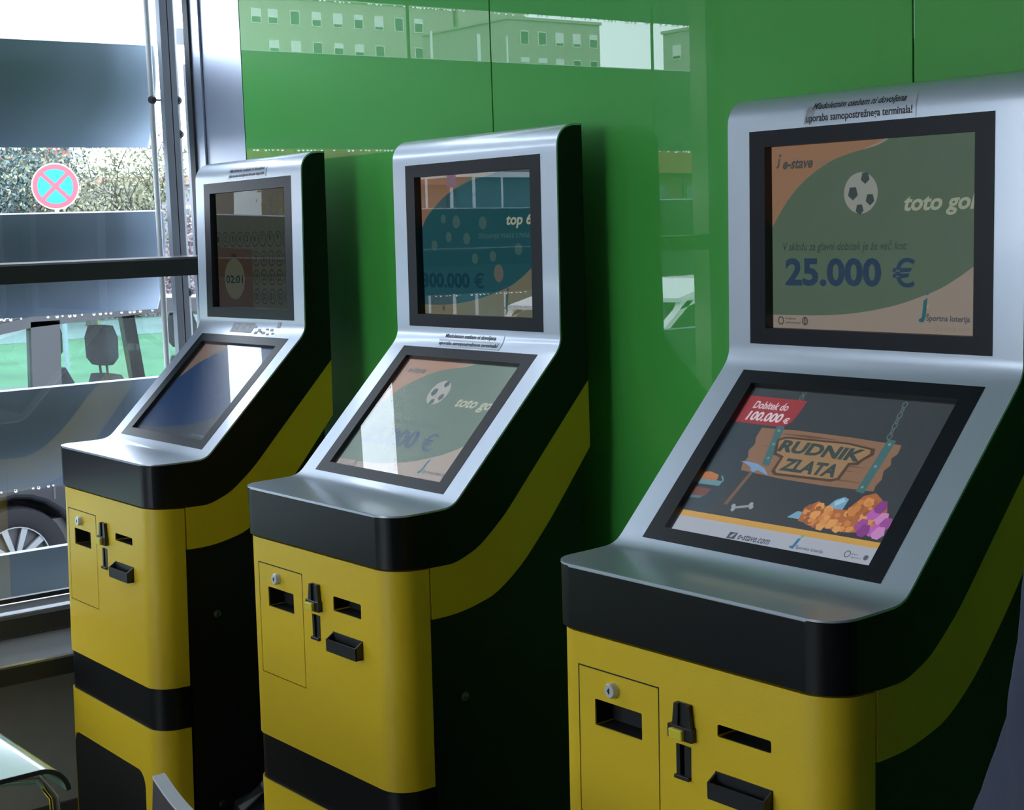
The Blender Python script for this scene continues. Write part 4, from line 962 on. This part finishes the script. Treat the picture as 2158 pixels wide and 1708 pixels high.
# body: one continuous skinned surface (pelvis rooted), mostly under the clothes
bv, be, br = [], [], []
def node(p, r, parent=None):
    bv.append(p); br.append(r if hasattr(r, '__len__') else (r, r)); i = len(bv)-1
    if parent is not None: be.append((parent, i))
    return i
pel = node((0, 0, .97), (.13, .10)); sp1 = node((0, .02, 1.12), (.11, .08), pel); sp2 = node((0, .03, 1.28), (.11, .075), sp1); chs = node((0, .035, 1.40), (.09, .06), sp2)
nk = node((0, .012, 1.50), .052, chs); nk2 = node((0, .012, 1.56), .05, nk)
hd0 = node((0, .02, 1.62), (.068, .085), nk2); hd1 = node((0, .015, 1.70), (.078, .095), hd0); hd2 = node((0, .005, 1.765), (.06, .07), hd1)
hands = []
for sg in (-1, 1):
    hp = node((sg*.09, 0, .92), .085, pel); kn = node((sg*.10, .015, .50), .055, hp); an = node((sg*.10, -.01, .09), .038, kn); node((sg*.11, .10, .04), (.04, .03), an)
    shd = node((sg*.16, .03, 1.41), .040, chs); el = node((sg*.245, .035, 1.14), .036, shd); wr = node((sg*.215, .21, 1.03), .027, el); pm = node((sg*.205, .27, 1.02), (.034, .018), wr)
    hands.append((sg, Vector((sg*.205, .285, 1.02))))
me = bpy.data.meshes.new('body'); me.from_pydata(bv, be, []); me.update()
bo = bpy.data.objects.new('body', me); COL.objects.link(bo); bo.parent = pt
bo.modifiers.new('skin', 'SKIN'); bo.modifiers.new('sub', 'SUBSURF').levels = 2; bo.modifiers['sub'].render_levels = 2
for i, d_ in enumerate(me.skin_vertices[0].data): d_.radius = br[i]; d_.use_root = (i == 0)
bo.modifiers['skin'].use_smooth_shade = True
me.materials.append(M['skin'])
def skin_chain(name, pts, rads, mt, parent):
    mb = MB(); 
    P_ = [Vector(p) for p in pts]
    mb.tube(P_, rads, 10); o = mb.obj(name, mt, parent, 80); return o
for sg, c in hands:
    for k, (dx, ln) in enumerate(((-.027, .062), (-.009, .072), (.009, .066), (.027, .052))):
        a = c+Vector((dx, -.03, 0)); skin_chain('finger', [a, a+Vector((0, .055, .0)), a+Vector((0, .055+ln*.45, -.012)), a+Vector((0, .055+ln*.8, -.038))], [.0095, .009, .008, .006], M['skin'], bo)
    a = c+Vector((-sg*.026, -.02, -.002)); skin_chain('thumb', [a, a+Vector((-sg*.022, .022, -.006)), a+Vector((-sg*.028, .055, -.014))], [.012, .0105, .007], M['skin'], bo)
# face, ears, hair
mb = MB(); mb.prism([(.095, 1.69), (.128, 1.655), (.098, 1.648)], 'x', -.012, .012); mb.obj('nose', M['skin'], bo, 80)
mb = MB(); mb.ball((-.032, .098, 1.695), .012); mb.ball((.032, .098, 1.695), .012); mb.obj('eyes', M['eye'], bo, 80)
mb = MB(); mb.ball((0, .100, 1.615), (.026, .010, .008)); mb.obj('mouth', M['lip'], bo, 80)
mb = MB(); mb.ball((-.082, .0, 1.675), (.010, .018, .030)); mb.ball((.082, .0, 1.675), (.010, .018, .030)); mb.obj('ears', M['skin'], bo, 80)
mb = MB(); mb.ring_loft([oval((0, -.018, z), rx, ry) for z, rx, ry in ((1.60, .070, .070), (1.66, .086, .088), (1.72, .092, .100), (1.77, .085, .098), (1.805, .06, .07), (1.82, .02, .03))]); mb.obj('hair', M['hair'], pt, 70)
fold = lambda z, amp: (lambda a: amp*math.sin(3*a+z*17)+amp*.6*math.sin(7*a-z*23)+amp*.5*math.sin(11*a+z*31))
JT = ((.72, .235, .205, .030, -.02), (.80, .240, .205, .028, -.02), (.86, .240, .182, .022, -.010), (.92, .236, .172, .030, -.004), (.98, .228, .158, .038, .0), (1.04, .215, .150, .038, .002), (1.10, .20, .146, .03, .008), (1.18, .195, .142, .02, .016), (1.28, .200, .132, .012, .028), (1.38, .20, .122, .01, .032), (1.44, .175, .108, .008, .03), (1.475, .12, .09, .006, .02), (1.50, .085, .078, 0, .012), (1.54, .075, .075, 0, .012))
rows = []
for p_, q_ in zip(JT[:-1], JT[1:]):
    rows += [tuple(u+(w-u)*k/4 for u, w in zip(p_, q_)) for k in range(4)]
rows.append(JT[-1])
mb = MB(); mb.ring_loft([oval((0, cy, z), rx, ry, 72, 0, fold(z, am)) for z, rx, ry, am, cy in rows], cap=False)
mb.obj('jacket', M['jacket'], pt, 80)
for sg in (-1, 1):
    mb = MB(); pts = [(sg*.16, .03, 1.43), (sg*.205, .03, 1.34), (sg*.235, .03, 1.24), (sg*.25, .035, 1.14), (sg*.245, .06, 1.09), (sg*.235, .12, 1.06), (sg*.222, .19, 1.035)]
    mb.tube(pts, [.066, .074, .068, .063, .06, .052, .045], 18); sl = mb.obj('sleeve', M['jacket'], pt, 80)
    mb = MB(); mb.tube([(sg*.095, 0, .95), (sg*.10, .005, .75), (sg*.102, .015, .5), (sg*.10, .0, .25), (sg*.10, -.005, .07)], [.115, .105, .08, .07, .072], 20); mb.obj('trouser_leg', M['trousers'], pt, 80)
    mb = MB(); mb.ring_loft([oval((sg*.105, .045, z), rx, ry, 20) for z, rx, ry in ((.0, .046, .135), (.03, .050, .138), (.06, .046, .12), (.09, .042, .07))]); mb.obj('shoe', M['shoe'], pt, 60)
